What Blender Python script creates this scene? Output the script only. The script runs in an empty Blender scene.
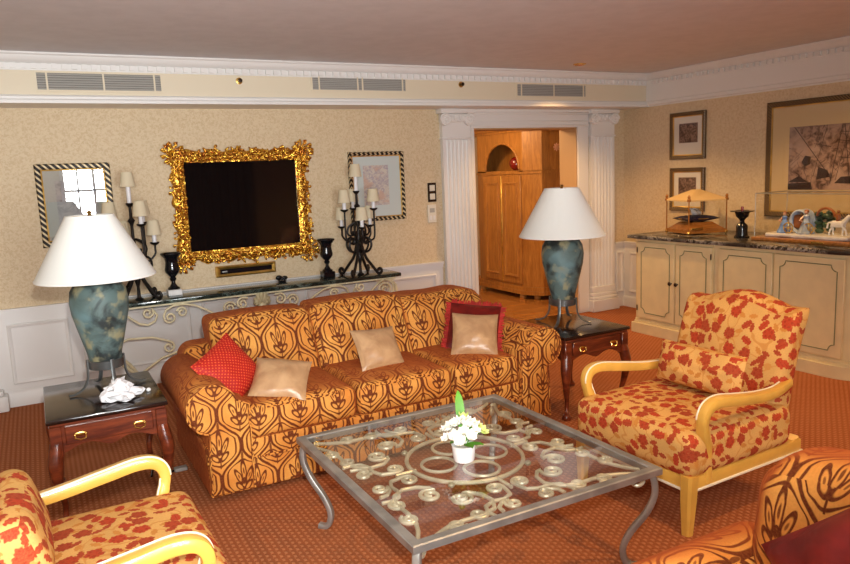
import bpy, bmesh, math, random
from mathutils import Vector, Matrix, noise, Euler
PI = math.pi
C = bpy.context.scene.collection
# ------------------------------------------------------------------ camera
def cam_axes(yaw, pitch, roll):
    f = Vector((math.sin(yaw)*math.cos(pitch), math.cos(yaw)*math.cos(pitch), -math.sin(pitch)))
    r = Vector((math.cos(yaw), -math.sin(yaw), 0)); u = r.cross(f)
    return r*math.cos(roll)+u*math.sin(roll), -r*math.sin(roll)+u*math.cos(roll), f
_r, _u, _f = cam_axes(.4923, .1529, -.0423)
cd = bpy.data.cameras.new('camera'); cam = bpy.data.objects.new('camera', cd); C.objects.link(cam)
cam.matrix_world = Matrix(((_r.x, _u.x, -_f.x, -5.78), (_r.y, _u.y, -_f.y, -6.0075), (_r.z, _u.z, -_f.z, 1.6), (0, 0, 0, 1)))
cd.sensor_width = 36; cd.lens = 718.2/850*36; cd.clip_start = .05
sc = bpy.context.scene; sc.camera = cam
# ------------------------------------------------------------------ world and light
w = bpy.data.worlds.new('world'); sc.world = w; w.use_nodes = True
w.node_tree.nodes['Background'].inputs[0].default_value = (.80, .88, 1, 1)
w.node_tree.nodes['Background'].inputs[1].default_value = 1.5
sc.view_settings.view_transform = 'Standard'; sc.view_settings.look = 'None'
sc.view_settings.exposure = 0.70; sc.view_settings.gamma = 1; sc.view_settings.use_curve_mapping = False
def lamp(name, kind, loc, power, color, rot=(0, 0, 0), size=.1, size_y=None, spot=None):
    d = bpy.data.lights.new(name, kind); d.energy = power; d.color = color
    if kind == 'AREA':
        d.size = size; d.spread = math.radians(125)
        if size_y: d.shape = 'RECTANGLE'; d.size_y = size_y
    else: d.shadow_soft_size = size
    if spot: d.spot_size = spot; d.spot_blend = .6
    o = bpy.data.objects.new(name, d); o.location = loc; o.rotation_euler = rot; C.objects.link(o); return o
R90 = PI/2
FX = -7.25      # front wall with the windows, behind the photographer
lamp('window_daylight', 'AREA', (-6.35, FX-.13, 1.35), 50, (.93, .97, 1), (PI/2, 0, 0), .98, 1.76)
lamp('window_daylight', 'AREA', (-4.85, FX-.13, 1.35), 50, (.93, .97, 1), (PI/2, 0, 0), .98, 1.76)
fl = lamp('camera_flash', 'SPOT', (-5.72, -5.98, 1.78), 195, (1, .96, .90), size=.03, spot=R90*1.05)
fl.data.spot_blend = 1.0; fl.rotation_euler = (Vector((-4.75, -2.2, .95))-Vector((-5.72, -5.98, 1.78))).to_track_quat('-Z', 'Y').to_euler()
for x, y in ((-1.3, -.79), (-1.0, -2.6), (-3.6, -4.6), (-1.3, -5.6)):
    lamp('ceiling_downlight', 'SPOT', (x, y, 2.44), 52, (1, .57, .21), size=.04, spot=2.2)
lamp('hall_light', 'POINT', (-1.75, 1.0, 2.2), 34, (1, .66, .34), size=.12)

# ------------------------------------------------------------------ node helpers
class S:
    nt = None
    def __init__(s, k): s.k = k
    def m(s, op, b=None, c=None):
        n = S.nt.nodes.new('ShaderNodeMath'); n.operation = op
        for i, v in enumerate((s, b, c)):
            if v is None: continue
            if isinstance(v, S): S.nt.links.new(v.k, n.inputs[i])
            else: n.inputs[i].default_value = v
        return S(n.outputs[0])
    def __add__(s, o): return s.m('ADD', o)
    def __sub__(s, o): return s.m('SUBTRACT', o)
    def __mul__(s, o): return s.m('MULTIPLY', o)
    def __neg__(s): return s.m('MULTIPLY', -1.)
    def cos(s): return s.m('COSINE')
    def sin(s): return s.m('SINE')
    def abs(s): return s.m('ABSOLUTE')
    def lt(s, o): return s.m('LESS_THAN', o)
    def gt(s, o): return s.m('GREATER_THAN', o)
    def max(s, o): return s.m('MAXIMUM', o)
    def min(s, o): return s.m('MINIMUM', o)
    def band(s, lo, hi):   # smooth 0..1 between lo and hi
        n = S.nt.nodes.new('ShaderNodeMapRange'); n.interpolation_type = 'SMOOTHSTEP'
        S.nt.links.new(s.k, n.inputs[0]); n.inputs[1].default_value = lo; n.inputs[2].default_value = hi
        return S(n.outputs[0])
def const(v):
    n = S.nt.nodes.new('ShaderNodeValue'); n.outputs[0].default_value = v; return S(n.outputs[0])
def node(t, **kw):
    n = S.nt.nodes.new(t)
    for k, v in kw.items():
        if k in n.inputs: 
            if hasattr(v, 'is_output') : S.nt.links.new(v, n.inputs[k])
            elif isinstance(v, S): S.nt.links.new(v.k, n.inputs[k])
            else: n.inputs[k].default_value = v
        else: setattr(n, k, v)
    return n
def col(c): return (c[0], c[1], c[2], 1)
def mix(f, a, b):
    n = S.nt.nodes.new('ShaderNodeMix'); n.data_type = 'RGBA'
    for i, v in ((0, f), (6, a), (7, b)):
        if isinstance(v, S): S.nt.links.new(v.k, n.inputs[i])
        elif hasattr(v, 'is_output'): S.nt.links.new(v, n.inputs[i])
        else: n.inputs[i].default_value = v if i == 0 else col(v)
    return n.outputs[2]
def start(name):
    m = bpy.data.materials.new(name); m.use_nodes = True; S.nt = m.node_tree
    return m, m.node_tree.nodes['Principled BSDF']
def setp(b, **kw):
    for k, v in kw.items():
        k = k.replace('_', ' ')
        if isinstance(v, S): S.nt.links.new(v.k, b.inputs[k])
        elif hasattr(v, 'is_output'): S.nt.links.new(v, b.inputs[k])
        else: b.inputs[k].default_value = col(v) if isinstance(v, tuple) and len(v) == 3 else v
def bump(b, h, strength=.3, dist=.004):
    n = node('ShaderNodeBump', Strength=strength, Distance=dist)
    S.nt.links.new(h.k if isinstance(h, S) else h, n.inputs['Height']); S.nt.links.new(n.outputs[0], b.inputs['Normal'])
def uvs():
    t = S.nt.nodes.new('ShaderNodeTexCoord'); s = S.nt.nodes.new('ShaderNodeSeparateXYZ')
    S.nt.links.new(t.outputs['UV'], s.inputs[0]); return t.outputs['UV'], S(s.outputs[0]), S(s.outputs[1])
def noi(vec, scale, detail=2., rough=.5, dist=0.):
    n = node('ShaderNodeTexNoise', Scale=scale, Detail=detail, Roughness=rough, Distortion=dist)
    if vec is not None: S.nt.links.new(vec, n.inputs['Vector'])
    return S(n.outputs[0])
def objc(): return S.nt.nodes.new('ShaderNodeTexCoord').outputs['Object']
def plain(name, c, rough=.5, var=.0, **kw):
    m, b = start(name)
    if var:
        n = noi(objc(), 9., 3.)
        setp(b, Base_Color=mix(n.band(.3, .7), tuple(x*(1-var) for x in c), tuple(min(1, x*(1+var)) for x in c)))
    else: setp(b, Base_Color=c)
    setp(b, Roughness=rough, **kw); return m

# ---- fabrics
def ogee_fabric(name, gold, gold2, dark, W=.205, H=.35):
    m, b = start(name); uv, u, v = uvs()
    wob = (noi(uv, 14.)-.5)*.35
    a = u*(2*PI/W)+wob; bb = v*(2*PI/H)+wob
    b2 = bb-(bb*2.).sin()*.42
    G = a.cos()+b2.cos()
    neg = G.lt(0.)
    A = (a+neg*PI).m('WRAP', PI, -PI).abs(); B = (bb+neg*PI).m('WRAP', PI, -PI); g = G.abs()
    def outline(e, w_): return const(1.)-(e-1.).abs().band(w_*.45, w_)
    def ell(cx, cy, rx, ry, an=0.):
        ca, sa = math.cos(an), math.sin(an); x = A-cx; y = B-cy
        u_ = (x*ca+y*sa)*(1/rx); v_ = (y*ca-x*sa)*(1/ry); return u_*u_+v_*v_
    gb = b2.sin()*(const(1.)-(bb*2.).cos()*.84); L = ((a.sin()*a.sin())+(gb*gb)+.03).m('SQRT')
    d = g.m('DIVIDE', L)
    dk = (const(1.)-d.band(.09, .16)).max(const(1.)-(d-.42).abs().band(.045, .10))
    inn = g.band(.38, .46)
    mid = ell(0., .55, .36, 1.0); side = ell(.78, .10, .30, .80, -.62); low = ell(.62, -.85, .26, .62, -1.0); bud = ell(0., -.55, .30, .42)
    dk = dk.max(outline(mid, .62)*inn).max(outline(side, .68)*inn*mid.gt(1.)).max(outline(low, .75)*inn).max(outline(bud, .6)*inn)
    dk = dk.max((const(1.)-mid.band(.05, .16))*.9).max((const(1.)-side.band(.03, .14))*.8).max((const(1.)-A.band(.05, .11))*B.lt(-.9)*inn)
    tip = ell(0., 2.1, .20, .42)
    dk = dk.max((const(1.)-tip.band(.6, 1.))*.9).min(1.)
    n = noi(uv, 5., 3.); n2 = noi(uv, 160., 2.)
    g_c = mix(n.band(.35, .65), gold, gold2)
    c = mix(dk, g_c, dark)
    c2 = mix(n2.band(.2, .8)*.25, c, (gold[0]*.55, gold[1]*.45, gold[2]*.4))
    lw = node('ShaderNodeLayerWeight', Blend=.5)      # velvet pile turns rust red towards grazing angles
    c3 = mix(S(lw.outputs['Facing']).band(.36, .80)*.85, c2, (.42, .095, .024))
    setp(b, Base_Color=c3, Roughness=.75, Specular_IOR_Level=.2)
    bump(b, n2-dk*.6, .35, .004); return m
def floral_fabric(name, ground, red, red2, tan, scale=12.5):
    m, b = start(name); uv, u, v = uvs()
    def layer(sc_, off, seed):
        mp = node('ShaderNodeMapping'); S.nt.links.new(uv, mp.inputs[0]); mp.inputs['Location'].default_value = (off, off*.7, 0)
        mp.inputs['Scale'].default_value = (sc_, sc_, sc_)
        vo = node('ShaderNodeTexVoronoi', voronoi_dimensions='2D', Scale=1., Randomness=.72)
        S.nt.links.new(mp.outputs[0], vo.inputs['Vector'])
        d = node('ShaderNodeVectorMath', operation='SUBTRACT')
        S.nt.links.new(mp.outputs[0], d.inputs[0]); S.nt.links.new(vo.outputs['Position'], d.inputs[1])
        sp = node('ShaderNodeSeparateXYZ'); S.nt.links.new(d.outputs[0], sp.inputs[0])
        cs = node('ShaderNodeSeparateColor'); S.nt.links.new(vo.outputs['Color'], cs.inputs[0])
        r, g, bl = (S(cs.outputs[i]) for i in range(3))
        ang = r*(2*PI); x, y = S(sp.outputs[0]), S(sp.outputs[1])
        X = x*ang.cos()+y*ang.sin(); Y = y*ang.cos()-x*ang.sin()
        return X, Y, g, bl
    X, Y, g, bl = layer(scale, 0, 0)
    rad = (X*X+Y*Y).m('SQRT'); th = Y.m('ARCTAN2', X)
    edge = const(.35)+(th*5.).cos()*.03+(th*13.).cos()*.022+(noi(uv, 40.)-.5)*.22
    flower = (rad-edge).band(.03, -.03)
    inner = (((rad*30.).cos()*.5)+((th*5.).cos()*.5)).band(.1, .5)*rad.gt(.07)
    # serrated leaf
    le = (X.abs()*X.abs()*3.2+(Y*Y)*11.)+((X*34.).cos()*.10)
    leaf = (le-.42).band(.05, -.05); vein = (const(1.)-Y.abs().band(.0, .035))*X.lt(.3)
    isf = g.gt(.45)
    shape1 = isf*flower+(const(1.)-isf)*leaf; in1 = isf*inner+(const(1.)-isf)*vein
    X2, Y2, g2, b2 = layer(scale*1.5, 3.37, 1)
    le2 = (X2*X2*2.3+(Y2*Y2)*7.5)+((X2*26.).cos()*.08)
    leaf2 = (le2-.30).band(.05, -.05)*g2.gt(.12)
    vine = const(1.)-(noi(uv, 7.5, 1.5, .5, .6)-.5).abs().band(.010, .022)
    nn = noi(uv, 6., 2.); fine = noi(uv, 170., 2.)
    c = mix(nn.band(.35, .65), ground, tuple(x*.86 for x in ground))
    c = mix(vine*.7, c, tan)
    c = mix(leaf2, c, mix(b2.gt(.45), tan, red2))
    c = mix(shape1, c, mix(bl.band(.2, .8), red, red2))
    c = mix(in1*shape1*.6, c, (red[0]*.55, red[1]*.45, red[2]*.5))
    c = mix(fine.band(.25, .75)*.22, c, tuple(x*.5 for x in ground))
    setp(b, Base_Color=c, Roughness=.8, Specular_IOR_Level=.25); bump(b, fine-shape1*.4, .3, .003)
    return m
M = {}
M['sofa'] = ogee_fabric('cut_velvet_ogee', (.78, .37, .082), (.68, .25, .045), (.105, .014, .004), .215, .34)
M['floral'] = floral_fabric('floral_damask', (.78, .44, .135), (.50, .040, .014), (.40, .045, .016), (.62, .25, .05))
def red_dot():
    m, b = start('red_matelasse'); uv, u, v = uvs()
    d = ((u*(2*PI/.022)).sin()*(v*(2*PI/.022)).sin()).band(.1, .7)
    setp(b, Base_Color=mix(d, (.42, .012, .008), (.74, .10, .03)), Roughness=.6, Specular_IOR_Level=.3); bump(b, d, .6, .006); return m
M['red_dot'] = red_dot()
def silk(name, c, c2, rough=.34, spec=.6):
    m, b = start(name); uv, u, v = uvs()
    n = noi(uv, 9., 3., .6, .4)
    setp(b, Base_Color=mix(n.band(.3, .7), c, c2), Roughness=rough, Anisotropic=.5, Specular_IOR_Level=spec)
    bump(b, n, .35, .02); return m
M['satin'] = silk('champagne_satin', (.40, .225, .11), (.55, .34, .175))
M['redsilk'] = silk('dark_red_silk', (.10, .004, .003), (.20, .010, .006), .5, .35)
M['fringe'] = plain('red_fringe', (.42, .022, .015), .8, .25)
def carpet():
    m, b = start('terracotta_carpet'); t = objc(); s = node('ShaderNodeSeparateXYZ'); S.nt.links.new(t, s.inputs[0])
    x, y = S(s.outputs[0]), S(s.outputs[1])
    rib = (x*(2*PI/.026)).sin()*.5+.5; row = ((y*(2*PI/.034))+((x*(1/.026)).m('FLOOR')*PI)).sin()*.5+.5
    p = (rib*row).band(.12, .55)
    big = noi(t, 1.3, 3.); fine = noi(t, 210., 2.)
    c = mix(p, (.33, .100, .038), (.52, .205, .090))
    c = mix(fine.band(.3, .7)*.3, c, (.33, .10, .035)); c = mix(big.band(.35, .7)*.25, c, (.48, .18, .08))
    setp(b, Base_Color=c, Roughness=.95, Specular_IOR_Level=.1); bump(b, p+fine*.5, .5, .006); return m
M['carpet'] = carpet()
def wallpaper():
    m, b = start('damask_wallpaper'); t = objc()
    w1 = node('ShaderNodeTexVoronoi', feature='SMOOTH_F1', Scale=46.); S.nt.links.new(t, w1.inputs['Vector'])
    n1 = noi(t, 58., 3., .6, 1.2); n2 = noi(t, 2.2, 2.)
    p = (n1*1.0+S(w1.outputs[0])*.25).band(.47, .70)
    c = mix(p, (.60, .457, .278), (.70, .57, .38)); c = mix(n2.band(.3, .7)*.15, c, (.62, .48, .30))
    setp(b, Base_Color=c, Roughness=.62); bump(b, p, .12, .002); return m
M['paper'] = wallpaper()
M['white'] = plain('white_woodwork_paint', (.78, .77, .75), .42)
M['soffit'] = plain('ivory_soffit_paint', (.74, .66, .50), .55)
M['ceiling'] = plain('warm_grey_ceiling_paint', (.70, .69, .72), .9, .03)
M['cream'] = plain('cream_cabinet_paint', (.82, .69, .39), .38, .04)
M['greenline'] = plain('sage_green_line', (.20, .21, .09), .5)
M['knob'] = plain('dark_bronze', (.05, .03, .02), .35, Metallic=.8)
M['black'] = plain('black_glaze', (.006, .006, .008), .12)
M['blackiron'] = plain('black_wrought_iron', (.018, .014, .012), .45, .3, Metallic=.5)
M['whitemarble'] = plain('white_marble', (.75, .74, .72), .3, .1)
M['candle'] = plain('white_candle_tube', (.82, .82, .85), .4)
M['shade'] = plain('ivory_candle_shade', (.70, .62, .44), .8)
M['lampshade'] = plain('white_silk_lampshade', (.84, .86, .82), .8)
M['shade_in'] = plain('cream_shade_lining', (.75, .62, .42), .8)
M['mat'] = plain('cream_picture_mat', (.72, .68, .60), .8)
M['mat_grey'] = plain('pale_blue_grey_mat', (.60, .66, .64), .8)
M['mat_tan'] = plain('tan_picture_mat', (.62, .47, .26), .85)
M['brass'] = plain('polished_brass', (.75, .48, .14), .25, Metallic=1.)
M['greyiron'] = plain('pewter_grey_iron', (.36, .36, .34), .42, .22, Metallic=.65)
M['darkiron'] = plain('dark_pewter_iron', (.16, .17, .17), .35, .25, Metallic=.7)
M['creamiron'] = plain('antique_cream_iron', (.74, .67, .44), .5, .15)
M['scrolliron'] = plain('antique_silver_gilt_iron', (.66, .63, .46), .38, .2, Metallic=.35)
M['chairwood'] = plain('honey_lacquered_wood', (.74, .42, .075), .32, .08, Coat_Weight=.4)
M['chairline'] = plain('ivory_painted_line', (.86, .78, .58), .4)
M['redball'] = plain('red_glass_ball', (.20, .008, .006), .08, Coat_Weight=1.)
M['green'] = plain('fresh_green_leaf', (.12, .38, .03), .5, .2)
M['palegreen'] = plain('lime_petal', (.66, .74, .24), .6, .1)
M['petal'] = plain('white_petal', (.88, .88, .80), .6)
M['porcelain'] = plain('white_porcelain', (.88, .88, .88), .2)
M['tissue'] = plain('white_tissue', (.84, .84, .86), .7)
M['curtain'] = plain('brown_curtain', (.10, .055, .03), .9, .3)
M['vent'] = plain('grey_vent_slat', (.40, .39, .36), .5)
M['ventdark'] = plain('vent_shadow_box', (.16, .155, .14), .8)
M['gold_trim'] = plain('antique_gold_bead', (.62, .40, .10), .35, .3, Metallic=.9)
M['plastic'] = plain('ivory_plastic', (.74, .70, .60), .4)
M['bluedress'] = plain('blue_glaze', (.16, .30, .66), .25, .25)
M['paleblue'] = plain('pale_blue_glaze', (.42, .52, .68), .25, .3)
M['greenglaze'] = plain('dark_green_glaze', (.05, .10, .05), .3, .5)
M['pinkglaze'] = plain('flesh_pink_glaze', (.66, .36, .24), .3, .2)
M['brownglaze'] = plain('chestnut_glaze', (.30, .10, .03), .3, .3)
M['navy'] = plain('navy_velvet', (.012, .012, .045), .55, .2, Specular_IOR_Level=.2)
M['lidcloth'] = plain('tan_case_lid', (.62, .44, .21), .5)
M['screen'] = plain('black_screen_glass', (.006, .004, .004), .06, Specular_IOR_Level=.5)
M['jamb'] = plain('jamb_warm_light_tan', (.50, .31, .15), .6)  # warm hall light on the reveals, put into the base colour as tan
M['wallgrey'] = plain('warm_plaster', (.62, .50, .36), .8)
def wood(name, c1, c2, rough, axis='X', scale=14., coat=.4):
    m, b = start(name); t = objc(); mp = node('ShaderNodeMapping'); S.nt.links.new(t, mp.inputs[0])
    mp.inputs['Scale'].default_value = {'X': (.25, 2, 2), 'Y': (2, .25, 2), 'Z': (2, 2, .25)}[axis]
    n = noi(mp.outputs[0], scale, 4., .6, .8); n2 = noi(mp.outputs[0], scale*5, 2.)
    c = mix(n.band(.3, .7), c1, c2); c = mix(n2.band(.3, .8)*.3, c, tuple(x*.6 for x in c1))
    setp(b, Base_Color=c, Roughness=rough, Coat_Weight=coat, Coat_Roughness=.1); return m
M['mahogany'] = wood('red_mahogany', (.085, .014, .006), (.23, .045, .014), .28)
M['mahogany_top'] = wood('dark_mahogany_top', (.010, .004, .003), (.020, .008, .006), .16, coat=.25)
M['oak'] = wood('golden_oak', (.32, .125, .022), (.50, .22, .045), .4, 'Z')
M['walnut'] = wood('amber_base_wood', (.26, .10, .022), (.42, .17, .04), .25)
M['parquet'] = wood('amber_parquet', (.34, .13, .03), (.50, .21, .055), .22, 'X', 6.)
def marble(name, base, vein, sc_=5., w_=.04, rough=.08):
    m, b = start(name); t = objc()
    n = noi(t, sc_, 5., .6, 1.5); n2 = noi(t, sc_*3.3, 4., .6, 1.)
    v1 = const(1.)-(n-.5).abs().band(.0, w_); v2 = const(1.)-(n2-.52).abs().band(.0, w_*.8)
    setp(b, Base_Color=mix((v1*.8).max(v2*.6)*noi(t, 3., 2.).band(.4, .65), base, vein), Roughness=rough); return m
M['marble'] = marble('dark_green_marble', (.010, .018, .015), (.20, .27, .24))
M['marble2'] = marble('black_white_marble', (.035, .028, .022), (.48, .44, .38), 7., .05, .15)
def verdigris():
    m, b = start('verdigris_ceramic'); t = objc()
    n = noi(t, 7., 4., .55, .5); n2 = noi(t, 11., 3.); n3 = noi(t, 5., 2., .5, .3)
    c = mix(n.band(.38, .58), (.014, .022, .023), (.10, .155, .15))
    c = mix(n2.band(.52, .66)*.75, c, (.34, .31, .17)); c = mix(n3.band(.52, .64)*.7, c, (.15, .26, .28))
    setp(b, Base_Color=c, Roughness=.6); bump(b, n2, .2, .004); return m
M['verdigris'] = verdigris()
def rope(name, c1, c2, per=.022):
    m, b = start(name); uv, u, v = uvs()
    s = ((u+v)*(2*PI/per)).sin().band(.05, .6)
    setp(b, Base_Color=mix(s, c1, c2), Roughness=.4, Metallic=.35); bump(b, s, .5, .003); return m
M['ropeframe'] = rope('black_and_gold_rope_moulding', (.012, .008, .006), (.62, .50, .30), .045)
M['ropebronze'] = rope('bronze_rope_moulding', (.05, .028, .012), (.26, .17, .08), .026)
def carvedgold():
    m, b = start('carved_gilt_wood'); t = objc(); n = noi(t, 38., 3.)
    setp(b, Base_Color=mix(n.band(.35, .62), (.42, .13, .02), (.90, .56, .08)), Roughness=.27, Metallic=.92); bump(b, noi(t, 70., 3.), .5, .006); return m
M['gilt'] = carvedgold()
def thinglass(name, tint=(1, 1, 1), refl=1.):
    m = bpy.data.materials.new(name); m.use_nodes = True; S.nt = m.node_tree
    for n in list(S.nt.nodes):
        if n.type == 'BSDF_PRINCIPLED': S.nt.nodes.remove(n)
    out = [n for n in S.nt.nodes if n.type == 'OUTPUT_MATERIAL'][0]
    tr = node('ShaderNodeBsdfTransparent'); tr.inputs[0].default_value = col(tint)
    gl = node('ShaderNodeBsdfGlossy', Roughness=.01); lw = node('ShaderNodeLayerWeight', Blend=.5)
    k = (S(lw.outputs['Facing']).m('POWER', 3.5)*.9+.055)*refl
    mx = node('ShaderNodeMixShader'); S.nt.links.new(k.m('MINIMUM', 1.).k, mx.inputs[0])
    S.nt.links.new(tr.outputs[0], mx.inputs[1]); S.nt.links.new(gl.outputs[0], mx.inputs[2]); S.nt.links.new(mx.outputs[0], out.inputs[0]); return m
M['glass'] = thinglass('clear_glass', (.97, .98, .97), 1.3)
M['acrylic'] = thinglass('acrylic_case', (.96, .96, .95), .6)
M['picglass'] = thinglass('picture_glass', (.98, .98, .98), 7.)
M['picglass2'] = thinglass('picture_glass', (.98, .98, .98), .6)
def print_mat(name, c1, c2, c3, scale=26.):
    m, b = start(name); uv, u, v = uvs()
    n = noi(uv, scale, 4., .65, 1.6); n2 = noi(uv, scale*.35, 3., .6, .8)
    c = mix(n.band(.35, .6), c1, c2); c = mix(n2.band(.48, .62)*.8, c, c3)
    setp(b, Base_Color=c, Roughness=.85); return m
M['print_pastel'] = print_mat('pastel_figure_print', (.42, .36, .42), (.66, .60, .52), (.62, .42, .32), 22.)
M['print_grey'] = print_mat('grey_blue_print', (.34, .38, .42), (.62, .64, .66), (.50, .54, .60), 12.)
M['print_etch'] = print_mat('sepia_etching', (.025, .012, .010), (.30, .19, .15), (.05, .022, .018), 34.)
M['print_ship'] = print_mat('sepia_harbour_print', (.07, .035, .028), (.34, .22, .175), (.42, .30, .25), 9.)
M['ink'] = plain('dark_sepia_ink', (.035, .018, .018), .85)

# ------------------------------------------------------------------ mesh helpers
class MB:
    def __init__(s): s.v = []; s.f = []; s.mi = []; s.cur = 0
    def add(s, vs, fs, mat=None):
        o = len(s.v); s.v += [Vector(v) for v in vs]; s.f += [tuple(i+o for i in f) for f in fs]; s.mi += [s.cur]*len(fs); return s
    def bm(s, b, xf=None):
        b.verts.ensure_lookup_table(); b.verts.index_update()
        s.add([(xf @ v.co if xf else v.co.copy()) for v in b.verts], [[v.index for v in f.verts] for f in b.faces]); b.free(); return s
    def box(s, x0, x1, y0, y1, z0, z1, bev=0., seg=1, xf=None):
        b = bmesh.new(); bmesh.ops.create_cube(b, size=1)
        for v in b.verts: v.co = Vector(((x0+x1)/2+v.co.x*(x1-x0), (y0+y1)/2+v.co.y*(y1-y0), (z0+z1)/2+v.co.z*(z1-z0)))
        if bev: bmesh.ops.bevel(b, geom=b.edges[:], offset=bev, segments=seg, affect='EDGES', profile=.5)
        return s.bm(b, xf)
    def puff(s, hx, hy, hz, r, c=(0, 0, 0), pz=0., py=0., px=0., n=6, fn=None, xf=None):
        """rounded box, half sizes hx hy hz, edge radius r, faces swollen by p*"""
        def vals(h):
            rr = min(r, h*.98); e = [-h, -h+rr*.33, -h+rr*.66, -h+rr]
            mid = [-h+rr+(2*h-2*rr)*i/n for i in range(1, n)]
            return e+mid+[-x for x in reversed(e)]
        X, Y, Z = vals(hx), vals(hy), vals(hz); idx = {}; vs = []; fs = []
        def P(p):
            k = tuple(round(q, 6) for q in p)
            if k in idx: return idx[k]
            inn = Vector((max(-hx+min(r, hx*.98), min(hx-min(r, hx*.98), p[0])), max(-hy+min(r, hy*.98), min(hy-min(r, hy*.98), p[1])), max(-hz+min(r, hz*.98), min(hz-min(r, hz*.98), p[2]))))
            d = Vector(p)-inn
            q = inn+Vector((d.x, d.y, d.z)).normalized()*min(r, hx*.98, hy*.98, hz*.98) if d.length > 1e-9 else Vector(p)
            a, b_, c_ = p[0]/hx, p[1]/hy, p[2]/hz
            q.z += pz*(1-a*a)*(1-b_*b_)*c_; q.y += py*(1-a*a)*(1-c_*c_)*b_; q.x += px*(1-b_*b_)*(1-c_*c_)*a
            if fn: q = fn(q, a, b_, c_)
            q = q+Vector(c)
            if xf: q = xf @ q
            idx[k] = len(vs); vs.append(q); return idx[k]
        def grid(A, B, f, flip):
            for i in range(len(A)-1):
                for j in range(len(B)-1):
                    q = [P(f(A[i], B[j])), P(f(A[i+1], B[j])), P(f(A[i+1], B[j+1])), P(f(A[i], B[j+1]))]
                    fs.append(tuple(reversed(q)) if flip else tuple(q))
        grid(X, Y, lambda a, b_: (a, b_, hz), False); grid(X, Y, lambda a, b_: (a, b_, -hz), True)
        grid(X, Z, lambda a, b_: (a, -hy, b_), False); grid(X, Z, lambda a, b_: (a, hy, b_), True)
        grid(Y, Z, lambda a, b_: (hx, a, b_), False); grid(Y, Z, lambda a, b_: (-hx, a, b_), True)
        return s.add(vs, fs)
    def lathe(s, prof, seg=24, c=(0, 0, 0), xf=None, cap=True):
        vs = []; fs = []
        for r, z in prof:
            for k in range(seg):
                a = 2*PI*k/seg; p = Vector((c[0]+r*math.cos(a), c[1]+r*math.sin(a), c[2]+z)); vs.append(xf @ p if xf else p)
        for i in range(len(prof)-1):
            for k in range(seg):
                k2 = (k+1) % seg; fs.append((i*seg+k, i*seg+k2, (i+1)*seg+k2, (i+1)*seg+k))
        if cap:
            if prof[0][0] > 1e-4: fs.append(tuple(reversed(range(seg))))
            if prof[-1][0] > 1e-4: n = (len(prof)-1)*seg; fs.append(tuple(range(n, n+seg)))
        return s.add(vs, fs)
    def tube(s, pts, r, seg=8, closed=False, flat=None, xf=None):
        """round bar; r number or list; flat=(lateral vector, half width, half thickness) makes a rounded flat bar"""
        pts = [Vector(p) for p in pts]; n = len(pts); vs = []; fs = []; prev = None
        for i, p in enumerate(pts):
            t = (pts[(i+1) % n]-pts[i-1]) if closed else (pts[min(i+1, n-1)]-pts[max(i-1, 0)])
            t = t.normalized() if t.length > 1e-9 else Vector((0, 0, 1))
            if flat: a = (flat[0]-t*flat[0].dot(t)).normalized()
            elif prev is None:
                a = t.orthogonal().normalized()
            else:
                a = prev-t*prev.dot(t); a = a.normalized() if a.length > 1e-6 else t.orthogonal().normalized()
            prev = a; b_ = t.cross(a)
            ri = r[i] if isinstance(r, (list, tuple)) else r
            for k in range(seg):
                an = 2*PI*(k+.5)/seg; ca, sa = math.cos(an), math.sin(an)
                if flat:
                    e = .55; ca = math.copysign(abs(ca)**e, ca); sa = math.copysign(abs(sa)**e, sa)
                    q = p+a*(ca*flat[1]*ri)+b_*(sa*flat[2]*ri)
                else: q = p+(a*ca+b_*sa)*ri
                vs.append(xf @ q if xf else q)
        m = n if closed else n-1
        for i in range(m):
            for k in range(seg):
                k2 = (k+1) % seg; j = (i+1) % n; fs.append((i*seg+k, i*seg+k2, j*seg+k2, j*seg+k))
        if not closed: fs.append(tuple(reversed(range(seg)))); fs.append(tuple(range((n-1)*seg, n*seg)))
        return s.add(vs, fs)
    def prism(s, poly, a0, a1, axis='z', inset=0.):
        """polygon extruded along an axis; inset rounds both end edges"""
        def P(u, v, w):
            return {'z': (u, v, w), 'y': (u, w, v), 'x': (w, u, v)}[axis]
        n = len(poly); rings = []
        if inset:
            off = []
            ar = sum(poly[i][0]*poly[(i+1) % n][1]-poly[(i+1) % n][0]*poly[i][1] for i in range(n))
            sg = 1 if ar > 0 else -1
            for i in range(n):
                p0, p2 = poly[i-1], poly[(i+1) % n]; t = Vector((p2[0]-p0[0], p2[1]-p0[1]));
                t = t.normalized() if t.length else t
                off.append((poly[i][0]-t.y*inset*sg, poly[i][1]+t.x*inset*sg))
            e = math.copysign(inset, a1-a0); mid = [((o[0]*.3+p[0]*.7), (o[1]*.3+p[1]*.7)) for o, p in zip(off, poly)]
            rings = [(off, a0), (mid, a0+e*.3), (poly, a0+e), (poly, a1-e), (mid, a1-e*.3), (off, a1)]
        else: rings = [(poly, a0), (poly, a1)]
        vs = [P(u, v, w_) for pl, w_ in rings for u, v in pl]; fs = []
        for i in range(len(rings)-1):
            for k in range(n):
                k2 = (k+1) % n; fs.append((i*n+k, i*n+k2, (i+1)*n+k2, (i+1)*n+k))
        fs.append(tuple(reversed(range(n)))); q = (len(rings)-1)*n; fs.append(tuple(range(q, q+n)))
        return s.add(vs, fs)
    def ball(s, c, rx, ry=None, rz=None, seg=12, ring=8, xf=None):
        ry = ry or rx; rz = rz or rx
        b = bmesh.new(); bmesh.ops.create_uvsphere(b, u_segments=seg, v_segments=ring, radius=1)
        for v in b.verts: v.co = Vector((v.co.x*rx, v.co.y*ry, v.co.z*rz))
        return s.bm(b, (Matrix.Translation(Vector(c)) @ (xf or Matrix())))
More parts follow.
